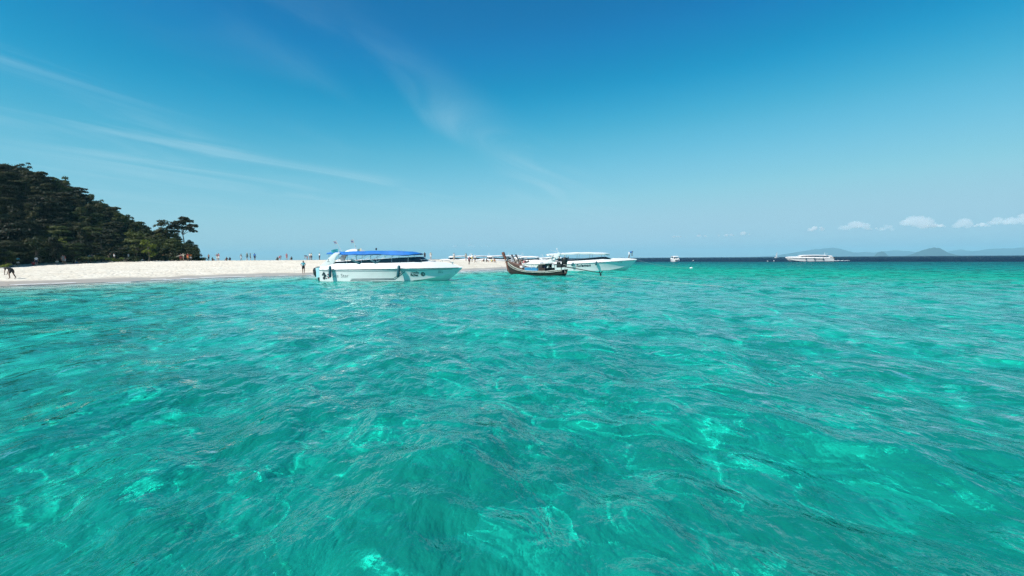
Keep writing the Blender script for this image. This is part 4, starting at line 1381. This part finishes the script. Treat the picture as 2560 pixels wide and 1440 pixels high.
POSES = {
    'stand': {},
    'akimbo': dict(elR=(.34, -.10, 1.17), wrR=(.21, .02, .99), haR=(.15, .06, 1.0), elL=(-.26, .02, 1.13), wrL=(-.20, .16, .98), haL=(-.16, .22, .97)),
    'walk': dict(knL=(-.09, .18, .52), anL=(-.09, .20, .09), toL=(-.09, .35, .05), knR=(.09, -.04, .50), anR=(.09, -.30, .13), toR=(.09, -.20, .035), elL=(-.23, -.12, 1.14), wrL=(-.24, -.14, .90), haL=(-.24, -.12, .81),
                 elR=(.23, .06, 1.14), wrR=(.22, .20, .95), haR=(.22, .27, .88)),
    'reach': dict(elR=(.26, .12, 1.28), wrR=(.18, .34, 1.40), haR=(.16, .42, 1.44), elL=(-.26, .06, 1.16), wrL=(-.14, .22, 1.20), haL=(-.08, .28, 1.22)),
    'bend': dict(pelvis=(0, -.16, .86), spine=(0, .0, .98), chest=(0, .20, 1.04), neck=(0, .33, 1.05), chin=(0, .40, 1.02), head=(0, .47, 1.02), crown=(0, .55, .98),
                 shL=(-.17, .25, 1.02), elL=(-.20, .32, .76), wrL=(-.18, .36, .53), haL=(-.17, .38, .44), shR=(.17, .25, 1.02), elR=(.20, .34, .76), wrR=(.16, .40, .53), haR=(.15, .42, .44),
                 hipL=(-.09, -.14, .82), knL=(-.14, .02, .46), anL=(-.16, -.06, .09), toL=(-.18, .09, .035), hipR=(.09, -.16, .82), knR=(.14, -.14, .46), anR=(.20, -.30, .10), toR=(.22, -.15, .035)),
    'sit': dict(pelvis=(0, 0, .13), spine=(0, -.04, .31), chest=(0, -.02, .52), neck=(0, .02, .66), chin=(0, .05, .72), head=(0, .05, .81), crown=(0, .03, .89),
                shL=(-.17, -.01, .59), elL=(-.24, .08, .36), wrL=(-.16, .28, .34), haL=(-.12, .36, .35), shR=(.17, -.01, .59), elR=(.24, .08, .36), wrR=(.16, .28, .34), haR=(.12, .36, .35),
                hipL=(-.09, .04, .12), knL=(-.14, .38, .42), anL=(-.12, .58, .08), toL=(-.12, .72, .04), hipR=(.09, .04, .12), knR=(.14, .38, .42), anR=(.12, .58, .08), toR=(.12, .72, .04)),
}


def body(pose):
    J = dict(BASE); J.update(POSES[pose])
    names = list(J)
    idx = {n: i for i, n in enumerate(names)}
    me = bpy.data.meshes.new('body')
    me.from_pydata([J[n] for n in names], [(idx[a], idx[b]) for a, b in EDG], [])
    o = bpy.data.objects.new('body', me); COL.objects.link(o)
    md = o.modifiers.new('Skin', 'SKIN'); md.use_smooth_shade = True; md.branch_smoothing = .4
    for n, sv in zip(names, me.skin_vertices[0].data):
        sv.radius = RAD[n if n in RAD else n[:-1]]
        sv.use_root = n == 'pelvis'
    s = o.modifiers.new('Sub', 'SUBSURF'); s.levels = s.render_levels = 2
    dg = bpy.context.evaluated_depsgraph_get()
    me2 = bpy.data.meshes.new_from_object(o.evaluated_get(dg))
    bpy.data.objects.remove(o)
    bm = bmesh.new(); bm.from_mesh(me2)
    bm.verts.ensure_lookup_table(); bm.normal_update()
    seg = [(a, b, Vector(J[a]), Vector(J[b])) for a, b in EDG]

    def bone(c):
        best = None
        for a, b, p, q in seg:
            d = q - p; t = max(0, min(1, (c - p).dot(d) / d.length_squared))
            ra = RAD[a if a in RAD else a[:-1]][0]; rb = RAD[b if b in RAD else b[:-1]][0]
            k = (c - p - d * t).length / (ra + (rb - ra) * t)
            if best is None or k < best[0]: best = (k, a, b, t)
        return best
    up = (Vector(J['crown']) - Vector(J['chin'])).normalized()
    fw = Vector((0, 1, 0)) if abs(up.z) > .7 else Vector((0, .25, -1)).normalized()
    hc = Vector(J['head'])
    reg = {'shirt': [], 'shorts': [], 'hair': []}
    for f in bm.faces:
        c = f.calc_center_median(); _, a, b, t = bone(c)
        k = a + b
        if a in ('chin', 'head') :
            r = c - hc
            if r.dot(fw) < -.005 or r.dot(up) > .035: reg['hair'].append(f)
        elif k in ('spinechest', 'pelvisspine') or a == 'chest' and b.startswith('sh') or (a == 'chest' and t < .55) or (a.startswith('sh') and t < .62):
            reg['shirt'].append(f)
        if k.startswith('pelvis') and (b != 'spine' or t < .5) or (a.startswith('hip') and t < .72): reg['shorts'].append(f)

    def shell(faces, off):
        vm, vs, fs = {}, [], []
        for f in faces:
            row = []
            for v in f.verts:
                if v.index not in vm:
                    vm[v.index] = len(vs); vs.append(tuple(v.co + v.normal * off))
                row.append(vm[v.index])
            fs.append(row)
        m = bpy.data.meshes.new('clothing'); m.from_pydata(vs, [], fs)
        m.polygons.foreach_set('use_smooth', np.ones(len(fs), bool))
        return m
    out = {'shirt': shell(reg['shirt'], .016), 'shorts': shell(reg['shorts'], .024), 'hair': shell(reg['hair'], .016)}
    # nose, ears and the fingers of both hands
    mb = MB()
    nose = hc + fw * .10 - up * .01
    mb.ball(nose, (.014, .02, .02), 8, 6)
    for sx in (-1, 1): mb.ball(hc + Vector((sx * .082, 0, 0)), (.012, .02, .03), 8, 6)
    for q, sx in (('L', -1), ('R', 1)):
        w, h_ = Vector(J['wr' + q]), Vector(J['ha' + q])
        d = (h_ - w).normalized(); side = Vector((1, 0, 0)) if abs(d.x) < .8 else Vector((0, 1, 0))
        ac = d.cross(side).normalized(); side = ac.cross(d).normalized()
        for k in range(4):
            o0 = h_ + ac * (.022 * (k - 1.5)); ln = (.07, .085, .08, .06)[k]
            mb.tube([o0, o0 + d * ln * .55 + side * (-sx) * .008, o0 + d * ln + side * (-sx) * .026], [.0095, .0085, .006], 6)
        t0 = w.lerp(h_, .55) + ac * .035
        mb.tube([t0, t0 + d * .03 + ac * .03, t0 + d * .06 + ac * .035], [.011, .0095, .007], 6)
    m3 = mb.mesh('x')
    bm2 = bmesh.new(); bm2.from_mesh(me2); bm2.from_mesh(m3)
    fin = bpy.data.meshes.new('body_' + pose); bm2.to_mesh(fin)
    fin.polygons.foreach_set('use_smooth', np.ones(len(fin.polygons), bool))
    fin.materials.clear()
    out['body'] = fin; out['head'] = hc; out['up'] = up
    bm.free(); bm2.free()
    return out


BODIES = {p: body(p) for p in POSES}


def hat_mesh():
    mb = MB(); rows = []
    for r, z in ((.21, 0), (.20, .012), (.11, .02), (.105, .07), (.08, .10), (.01, .11)):
        rows.append([(r * math.cos(a), r * math.sin(a), z) for a in [j * math.pi / 9 for j in range(18)]])
    mb.grid(rows, True); return mb.mesh('hat')


HAT = hat_mesh()
CL = dict(white=(.72, .72, .72), red=(.50, .05, .05), pink=(.55, .22, .24), orange=(.62, .20, .06), blue=(.03, .16, .45), teal=(.10, .42, .50), black=(.012, .012, .014), navy=(.015, .025, .06),
          maroon=(.13, .02, .035), yellow=(.62, .52, .18), grey=(.22, .22, .22), green=(.06, .12, .09), brown=(.10, .05, .035), cream=(.62, .55, .42), lilac=(.35, .28, .5))


def person(label, loc, rz, pose, shirt, shorts, skin=0, hat=None, h=1.0, hair=True, group=None):
    root = empty('person', loc, R(rz), h)
    B = BODIES[pose]

    def sub(nm, me, m):
        o = bpy.data.objects.new(nm, me); COL.objects.link(o); o.parent = root
        if not me.materials: me.materials.append(None)
        o.material_slots[0].link = 'OBJECT'; o.material_slots[0].material = m
        return o
    sub('body', B['body'], SKIN[skin])
    if shirt: sub('shirt', B['shirt'], cloth(shirt, CL[shirt]))
    if shorts: sub('shorts', B['shorts'], cloth(shorts, CL[shorts]))
    if hair: sub('hair', B['hair'], HAIR)
    if hat:
        o = sub('hat', HAT, cloth(hat, CL[hat])); o.location = B['head'] + B['up'] * .045
        o.rotation_euler = B['up'].to_track_quat('Z', 'Y').to_euler()
    tag(root, label, 'person', group)
    return root


def on_sand(px, hpx, off=0.0):
    """stand on the sand where a grown person shows HPX pixels tall"""
    Y = 1.70 * F / hpx
    X = at(px, 650, Y).x
    return (X, Y, ground_z(X, Y) + off)


def px_ground(px, py):
    for Y in np.arange(36, 130, .15):
        p = at(px, py, float(Y))
        if p.z <= ground_z(p.x, float(Y)): return (p.x, float(Y), ground_z(p.x, float(Y)))
    return (p.x, 110.0, 1.5)


# (px, standing height in px or None, pose, facing, shirt, shorts, skin, hat, label)
person('person in teal and dark shorts standing on the sand by the blue canopied boat', px_ground(759, 683.5), 200, 'akimbo', 'teal', 'black', 2)
person('person in dark clothes bending down at the edge of the sand below the forest', px_ground(27, 697), 95, 'bend', 'black', 'black', 2, h=.98)
pb = WB @ Vector((13.55, -.15, 0)); pb.z = HB.zd(13.55 / 14.7) + .04
person('person in a blue shirt and white shorts bending over the bow of the hard-topped boat', pb, -80, 'bend', 'blue', 'white', 2)
q = LT_W @ Vector((3.45, -.30, .52))
person('person in a blue shirt sitting in the wooden longtail', q, math.degrees(hd) - 90, 'sit', 'blue', 'navy', 2)
q = WB @ Vector((2.2, -.75, 1.30))
person('person in black sitting under the hard top near the stern arch', q, -90, 'sit', 'black', 'black', 2, h=1.15)
q = WB @ Vector((3.6, -.85, 1.25))
person('person in a navy shirt sitting under the hard top, second from the stern arch', q, -60, 'sit', 'navy', 'grey', 0, h=1.1)
FOREST = [(16, 21.5, 'sit', 'brown', 'black', 'person in brown sitting at the forest edge nearest the dark corner'),
          (26, 21.5, 'sit', 'grey', 'black', 'person in grey sitting at the dark forest edge beside one in brown'),
          (45, 21.5, 'stand', 'teal', 'white', 'person in a pale teal shirt before the darkest trees'),
          (83, 21, 'sit', 'red', 'black', 'person in red sitting at the dark forest edge beside one in white'),
          (91, 21, 'stand', 'white', 'navy', 'person in a white shirt beside one in red at the dark forest edge'),
          (143, 20.5, 'sit', 'cream', 'grey', 'person in cream sitting alone between the two red pairs'),
          (158, 20.5, 'stand', 'grey', 'grey', 'person in a grey shirt beside one in red and white'),
          (163, 20.5, 'stand', 'red', 'white', 'person in a red top and white shorts under the trees'),
          (189, 20, 'sit', 'cream', 'blue', 'person in cream and blue sitting next to one bent in white'),
          (202, 20, 'bend', 'white', 'brown', 'person in white stooping at the forest edge'),
          (216, 20, 'stand', 'red', 'red', 'person all in red beside the stooping one in white'),
          (225, 20, 'akimbo', 'white', 'red', 'person in a white shirt and red shorts beside one all in red'),
          (231, 20, 'stand', 'pink', 'white', 'person in a pink shirt and white shorts at the end of the red group'),
          (276, 20, 'walk', 'black', 'black', 'person all in black walking by the bright low shrub'),
          (286, 20, 'stand', 'white', 'black', 'person in a white top and black shorts beyond the bright low shrub'),
          (309, 19.5, 'sit', 'grey', 'cream', 'person in grey sitting between the low shrub and the figure in white'),
          (322, 19.5, 'stand', 'white', 'white', 'person all in white standing left of the bright yellow-green tree'),
          (356, 19.5, 'sit', 'white', 'black', 'person in white sitting under the bright yellow-green tree'),
          (409, 19, 'walk', 'orange', 'orange', 'person all in orange walking beside the round olive shrub'),
          (452, 18.5, 'stand', 'maroon', 'red', 'person in maroon right of the round olive shrub'),
          (459, 18.5, 'stand', 'cream', 'grey', 'person in a cream shirt beside one in maroon'),
          (470, 18.5, 'stand', 'red', 'orange', 'person in a red shirt and orange shorts near the wooded point'),
          (477, 18.5, 'stand', 'orange', 'white', 'person in an orange shirt and white shorts near the wooded point')]
for px, hp, pose, a, b, lab in FOREST:
    Yb = float(np.interp((px - 1280) / 1280, [-1.3, -1.0, -.77, -.6], [63, 83, 102, 113])) - 1.2
    X = at(px, 655, Yb).x
    person(lab, (X, Yb, ground_z(X, Yb)), random.uniform(0, 360), pose, a, b, random.choice((0, 1, 2)), h=random.uniform(.92, 1.03), group='people on the beach')
CREST = [(503, 17, 'sit', 'pink', 'grey', None, 'person in pink sitting on the crest right against the wooded point'),
         (508, 17, 'sit', 'black', 'black', None, 'person in black sitting on the crest second from the wooded point'),
         (513, 17, 'sit', 'white', 'white', None, 'person in white sitting on the crest third from the wooded point'),
         (522, 17, 'akimbo', None, 'navy', None, 'bare-chested person standing low beyond the crest past the sitting three'),
         (531, 17, 'sit', 'green', 'black', None, 'person in dark green sitting left of the embracing pair'),
         (543, 19, 'reach', 'maroon', 'cream', 'white', 'person in maroon with a white hat, left of the embracing pair'),
         (547, 19, 'reach', 'pink', 'white', None, 'person in pink and white, right of the embracing pair'),
         (567, 17, 'sit', 'black', 'black', None, 'person in black sitting on the crest right of the embracing pair'),
         (575, 17, 'sit', 'navy', 'navy', None, 'person in navy sitting beside one in black on the crest'),
         (603, 14, 'walk', 'grey', 'white', None, 'small distant person in grey on the crest left of the hatted one'),
         (618, 17.5, 'walk', 'green', 'black', 'white', 'person in dark green with a white hat standing on the crest'),
         (626, 13, 'stand', 'navy', 'black', None, 'small distant person in navy just right of the hatted one in green'),
         (637, 14.5, 'stand', 'blue', 'navy', None, 'distant person in blue, second to the right of the hatted one in green'),
         (694, 16, 'sit', 'green', 'black', None, 'person in dark green sitting beside one in pinkish red'),
         (700, 16, 'bend', 'pink', 'red', None, 'person in pink and red stooping on the crest'),
         (717, 15.5, 'walk', 'pink', 'pink', None, 'person all in pink walking along the crest'),
         (729, 14, 'sit', 'black', 'grey', None, 'small person in black and grey sitting right of the one in pink'),
         (767, 15, 'bend', 'navy', 'pink', None, 'person in navy stooping beyond the one in a teal shirt'),
         (775, 15.5, 'stand', 'white', 'grey', None, 'person in white left of the pair behind the stern of the blue canopied boat'),
         (779, 15.5, 'stand', 'cream', 'navy', None, 'person in cream right of the pair behind the stern of the blue canopied boat'),
         (799, 17.5, 'akimbo', 'white', 'navy', None, 'person in a white top and navy shorts behind the stern flags'),
         (835, 16, 'stand', 'pink', 'black', None, 'person in pink seen under the rear of the blue canopy'),
         (857, 16, 'stand', 'maroon', 'black', None, 'person in maroon seen through the gap below the blue canopy'),
         (1062, 15, 'stand', 'black', 'navy', None, 'person in black beyond the front of the blue canopy'),
         (1077, 15, 'stand', 'cream', 'white', None, 'person in cream and white right of the one in black past the blue canopy'),
         (1135, 16, 'stand', 'white', 'cream', None, 'person all in pale clothes standing apart, left of the standing group'),
         (1165, 17.5, 'akimbo', 'cream', 'grey', None, 'person in cream and grey at the left of the standing group'),
         (1173, 21.5, 'stand', 'pink', 'maroon', None, 'tallest of the standing group, in a pink shirt and maroon shorts'),
         (1180, 19, 'stand', 'white', 'yellow', 'white', 'person in a white hat and yellow shorts in the standing group'),
         (1188, 20, 'walk', 'white', 'black', 'white', 'person in a white shirt and black shorts at the right of the standing group'),
         (1210, 16, 'sit', 'navy', 'black', None, 'person in navy sitting right of the standing group'),
         (1216, 16, 'sit', 'green', 'black', None, 'person in dark green sitting right of the standing group'),
         (1229, 16, 'sit', 'yellow', 'cream', None, 'person in yellow sitting near the longtail prow'),
         (1236, 16, 'sit', 'orange', 'white', None, 'person in orange sitting near the longtail prow'),
         (1269, 17, 'sit', 'white', 'grey', None, 'person in white sitting just right of the tall stem post'),
         (1301, 18, 'walk', 'brown', 'maroon', None, 'person in brown behind the one wading in white'),
         (1309, 18, 'stand', 'pink', 'red', None, 'person in pink and red in the crowd beyond the longtail'),
         (1313, 17, 'reach', 'maroon', 'navy', None, 'person in maroon reaching out in the crowd beyond the longtail'),
         (1321, 17.5, 'stand', 'black', 'grey', None, 'person in black and grey in the crowd beyond the longtail'),
         (1327, 17.5, 'akimbo', 'white', 'black', None, 'person in a white shirt at the right end of the crowd beyond the longtail')]
for px, hp, pose, a, b, hat, lab in CREST:
    Y = 1.70 * F / hp if hp > 19.9 else min(118 - (px > 1290) * 6, 1.70 * F / hp)
    X = at(px, 650, Y).x
    z = max(ground_z(X, Y), -.5)
    person(lab, (X, Y, z), random.uniform(0, 360), pose, a, b, random.choice((0, 0, 1, 2)), hat, h=random.uniform(.94, 1.04), group='people on the beach')
p = at(1293, 660, 100)
person('person in white wading between the longtail and the sand', (p.x, 100, -.30), 160, 'stand', 'white', 'white', 0, group='people on the beach')

# ------------------------------------------------------------------ foam, wake, islands, clouds, haze
FOAM = mat('foam', (.80, .82, .82), .8)


def foam_line():
    g = np.random.default_rng(41)
    vs, fs = [], []
    seg = LAND[2:11]
    pts = []
    for (ax, ay), (bx, by) in zip(seg[:-1], seg[1:]):
        n = int(math.hypot(bx - ax, by - ay) / .22)
        for i in range(n): pts.append((ax + (bx - ax) * i / n, ay + (by - ay) * i / n))
    P = np.array(pts)
    for off, wmax, thr in ((.0, .34, -.15), (1.5, .22, .2), (3.6, .20, .38)):
        # walk each point to the waterline
        T = np.gradient(P, axis=0); Nn = np.stack([T[:, 1], -T[:, 0]], 1); Nn /= np.linalg.norm(Nn, axis=1)[:, None]
        base = P.copy()
        for _ in range(14):
            _, d = terrain(base[:, 0], base[:, 1]); base = base + Nn * (d + off)[:, None] * .8
        s = np.arange(len(P)) * .22
        w = wmax * np.clip(np.sin(s * .31 + off) * .5 + np.sin(s * .83 + 1 + off * 3) * .35 + np.sin(s * 2.3) * .25 - thr, 0, 1)
        a = base - Nn * w[:, None] * .5 + g.normal(0, .03, base.shape); b = base + Nn * w[:, None] * .7 + g.normal(0, .04, base.shape)
        for i in range(len(P) - 1):
            if w[i] < .02 or w[i + 1] < .02: continue
            k = len(vs)
            z = .035 + (.02 if off else .03)
            vs += [(*a[i], z), (*b[i], z), (*b[i + 1], z), (*a[i + 1], z)]
            vs += [(*(a[i] * .5 + b[i] * .5), z + .03), (*(a[i + 1] * .5 + b[i + 1] * .5), z + .03)]
            fs += [(k, k + 4, k + 5, k + 3), (k + 4, k + 1, k + 2, k + 5)]
    o = link('shore_foam', raw_mesh('shore_foam', vs, fs), FOAM)
    tag(o, 'thin broken line of white foam along the edge of the sand', 'foam', kind='stuff')


foam_line()
g = np.random.default_rng(55)
vs, fs = [], []
for cx, cy, n, sx in ((2088, 651, 26, 3.0), (2107, 650, 16, 2.4), (2070, 652, 16, 2.0)):
    p = at(cx, cy, 222)
    for _ in range(n):
        a, b = g.normal(0, sx * .5), g.normal(0, .35); r = g.uniform(.2, .6); k = len(vs)
        for j in range(6): vs.append((p.x + a + r * 1.7 * math.cos(j), 222 + b + r * .6 * math.sin(j), .10 + .05 * g.random()))
        vs.append((p.x + a, 222 + b, .10 + r * .35))
        fs += [(k + j, k + (j + 1) % 6, k + 6) for j in range(6)]
tag(link('wake_foam', raw_mesh('wake_foam', vs, fs), FOAM), 'short white wake behind the far speedboat', 'foam', kind='stuff')


def island(px0, px1, prof, D, m):
    """mound whose ridge follows PROF (px, height in px above the horizon)"""
    X0, X1 = (px0 - 1280) / F * D, (px1 - 1280) / F * D
    n, k = 90, 13
    g = np.random.default_rng(int(px0))
    xs = np.linspace(X0, X1, n)
    hz = np.interp(xs / D * F + 1280, [p[0] for p in prof], [p[1] for p in prof]) / F * D
    rough = np.convolve(g.normal(0, 1, n + 8), np.ones(5) / 5, 'same')[4:-4]
    hz = np.clip(hz * (1 + .10 * rough), 0, 255)
    dep = (X1 - X0) * .35
    V = []
    for i in range(n):
        for j in range(k):
            t = j / (k - 1) * 2 - 1
            V.append((xs[i], D + t * dep, hz[i] * max(0, 1 - abs(t) ** 1.5) * (1 + .05 * g.uniform(-1, .2)) - .5))
    i0 = (np.arange(n - 1)[:, None] * k + np.arange(k - 1)[None]).ravel()
    f = np.stack([i0, i0 + k, i0 + k + 1, i0 + 1], -1)
    o = link('distant_island', raw_mesh('distant_island', V, f, True), m)
    tag(o, kind='structure')


ISL = mat('island_forest', (.022, .036, .030), .9, var=.4, scale=.01)
island(1900, 2185, [(1900, 0), (1960, 5), (2000, 13), (2040, 19), (2068, 22), (2078, 23.5), (2086, 20), (2100, 13), (2130, 9), (2160, 11), (2185, 0)], 13500, ISL)
island(2188, 2216, [(2188, 0), (2193, 9), (2204, 12), (2212, 9), (2216, 0)], 8200, ISL)
island(2120, 2300, [(2120, 0), (2150, 6), (2215, 13), (2240, 14), (2280, 11), (2300, 0)], 13900, ISL)
island(2278, 2376, [(2278, 0), (2288, 6), (2300, 12), (2316, 19), (2330, 21), (2345, 19), (2360, 9), (2372, 4), (2376, 0)], 7600, ISL)
island(2360, 2470, [(2360, 0), (2380, 13), (2400, 15), (2430, 11), (2450, 9), (2470, 0)], 13900, ISL)
island(2420, 2760, [(2420, 0), (2460, 12), (2490, 17), (2510, 18), (2530, 16), (2560, 19), (2620, 22), (2700, 12), (2760, 0)], 12500, ISL)


def clouds():
    m = bpy.data.materials.new('cloud_vapour'); m.use_nodes = True
    N, L = m.node_tree.nodes, m.node_tree.links
    N.remove(N['Principled BSDF'])
    pv = N.new('ShaderNodeVolumePrincipled')
    pv.inputs['Color'].default_value = (1, 1, 1, 1); pv.inputs['Density'].default_value = .0034; pv.inputs['Anisotropy'].default_value = .0
    L.new(pv.outputs[0], N['Material Output'].inputs['Volume'])
    m.cycles.homogeneous_volume = True
    m2 = m.copy(); m2.name = 'small_cloud_vapour'
    next(n for n in m2.node_tree.nodes if n.type == 'PRINCIPLED_VOLUME').inputs['Density'].default_value = .015
    g = np.random.default_rng(77)
    D = 15000.0
    LIST = [(2042, 571, 48, 14, 'small flat cloud nearest the far speedboat in the row of clouds'), (2138, 562, 74, 26, 'second cloud from the far speedboat in the row above the islands'),
            (2218, 568, 40, 18, 'ragged little cloud between two larger ones above the islands'), (2292, 554, 90, 34, 'largest puffy cloud above the islands'),
            (2410, 558, 54, 24, 'cloud right of the largest one above the islands'), (2495, 552, 62, 20, 'broad soft cloud second from the frame edge'),
            (2548, 546, 66, 30, 'bright cloud cut off by the frame edge'), (1697, 590, 40, 9, 'faint low cloud above the stern-view cabin boat'),
            (1752, 587, 28, 11, 'little cloud second from the stern-view cabin boat'), (1814, 586, 44, 10, 'thin low cloud third from the stern-view cabin boat'),
            (1862, 582, 26, 13, 'little cloud rightmost of the low faint ones'), (2340, 563, 60, 12, 'flat streak of cloud beside the largest one'), (2455, 562, 46, 10, 'thin streak of cloud between the two last clouds'), (2180, 571, 50, 8, 'thin flat streak below the second and third clouds'), (1138, 615, 22, 7, 'faintest speck of cloud above the far end of the spit'), (1176, 614, 26, 7, 'faint speck of cloud above the beached boats'), (1212, 614, 26, 7, 'faint speck of cloud left of the longtail prow'), (2660, 548, 80, 30, 'cloud past the frame edge')]
    for px, py, w, h, lab in LIST[:-1]:
        c = at(px, py, D)
        W, H = w / F * D, h / F * D
        bm = bmesh.new()
        n = max(5, int(w / 5))
        for i in range(n):
            t = g.uniform(-1, 1); r = H * g.uniform(.24, .46) * (1 - .45 * abs(t))
            x = t * (W * .5 - r * .7)
            top = (1 - abs(t) ** 1.6)
            z = -H * .5 + r * .7 + g.uniform(0, 1) * max(0, (H - 1.4 * r)) * top
            mt = Matrix.Translation((x, g.uniform(-.25, .25) * H, z)) @ Matrix.Diagonal((1.45, 1.3, .85, 1))
            bmesh.ops.create_icosphere(bm, subdivisions=2, radius=r, matrix=mt)
        me = bpy.data.meshes.new('cloud'); bm.to_mesh(me); bm.free()
        me.materials.append(m if h > 16 else m2)
        o = bpy.data.objects.new('cloud', me); COL.objects.link(o); o.location = c
        rm = o.modifiers.new('Remesh', 'REMESH'); rm.mode = 'VOXEL'; rm.voxel_size = max(8, H * .05)
        tx = bpy.data.textures.new('cloud_lumps', 'CLOUDS'); tx.noise_scale = H * .22; tx.noise_depth = 4
        dm = o.modifiers.new('Lumps', 'DISPLACE'); dm.texture = tx; dm.strength = H * .34; dm.mid_level = .5; dm.texture_coords = 'LOCAL'
        tag(o, lab, 'cloud', 'clouds above the horizon')


clouds()


def haze():
    mb = MB(); mb.box((0, 0, 121), (36500, 36500, 312))
    m = bpy.data.materials.new('haze_air'); m.use_nodes = True
    N, L = m.node_tree.nodes, m.node_tree.links
    N.remove(N['Principled BSDF'])
    pv = N.new('ShaderNodeVolumePrincipled')
    pv.inputs['Color'].default_value = (.44, .86, 1.0, 1); pv.inputs['Density'].default_value = 9.5e-5; pv.inputs['Anisotropy'].default_value = .0
    L.new(pv.outputs[0], N['Material Output'].inputs['Volume'])
    o = mb.build('haze', m)
    tag(o, 'thin blue sea haze veiling the distant islands', 'haze', kind='stuff')


haze()
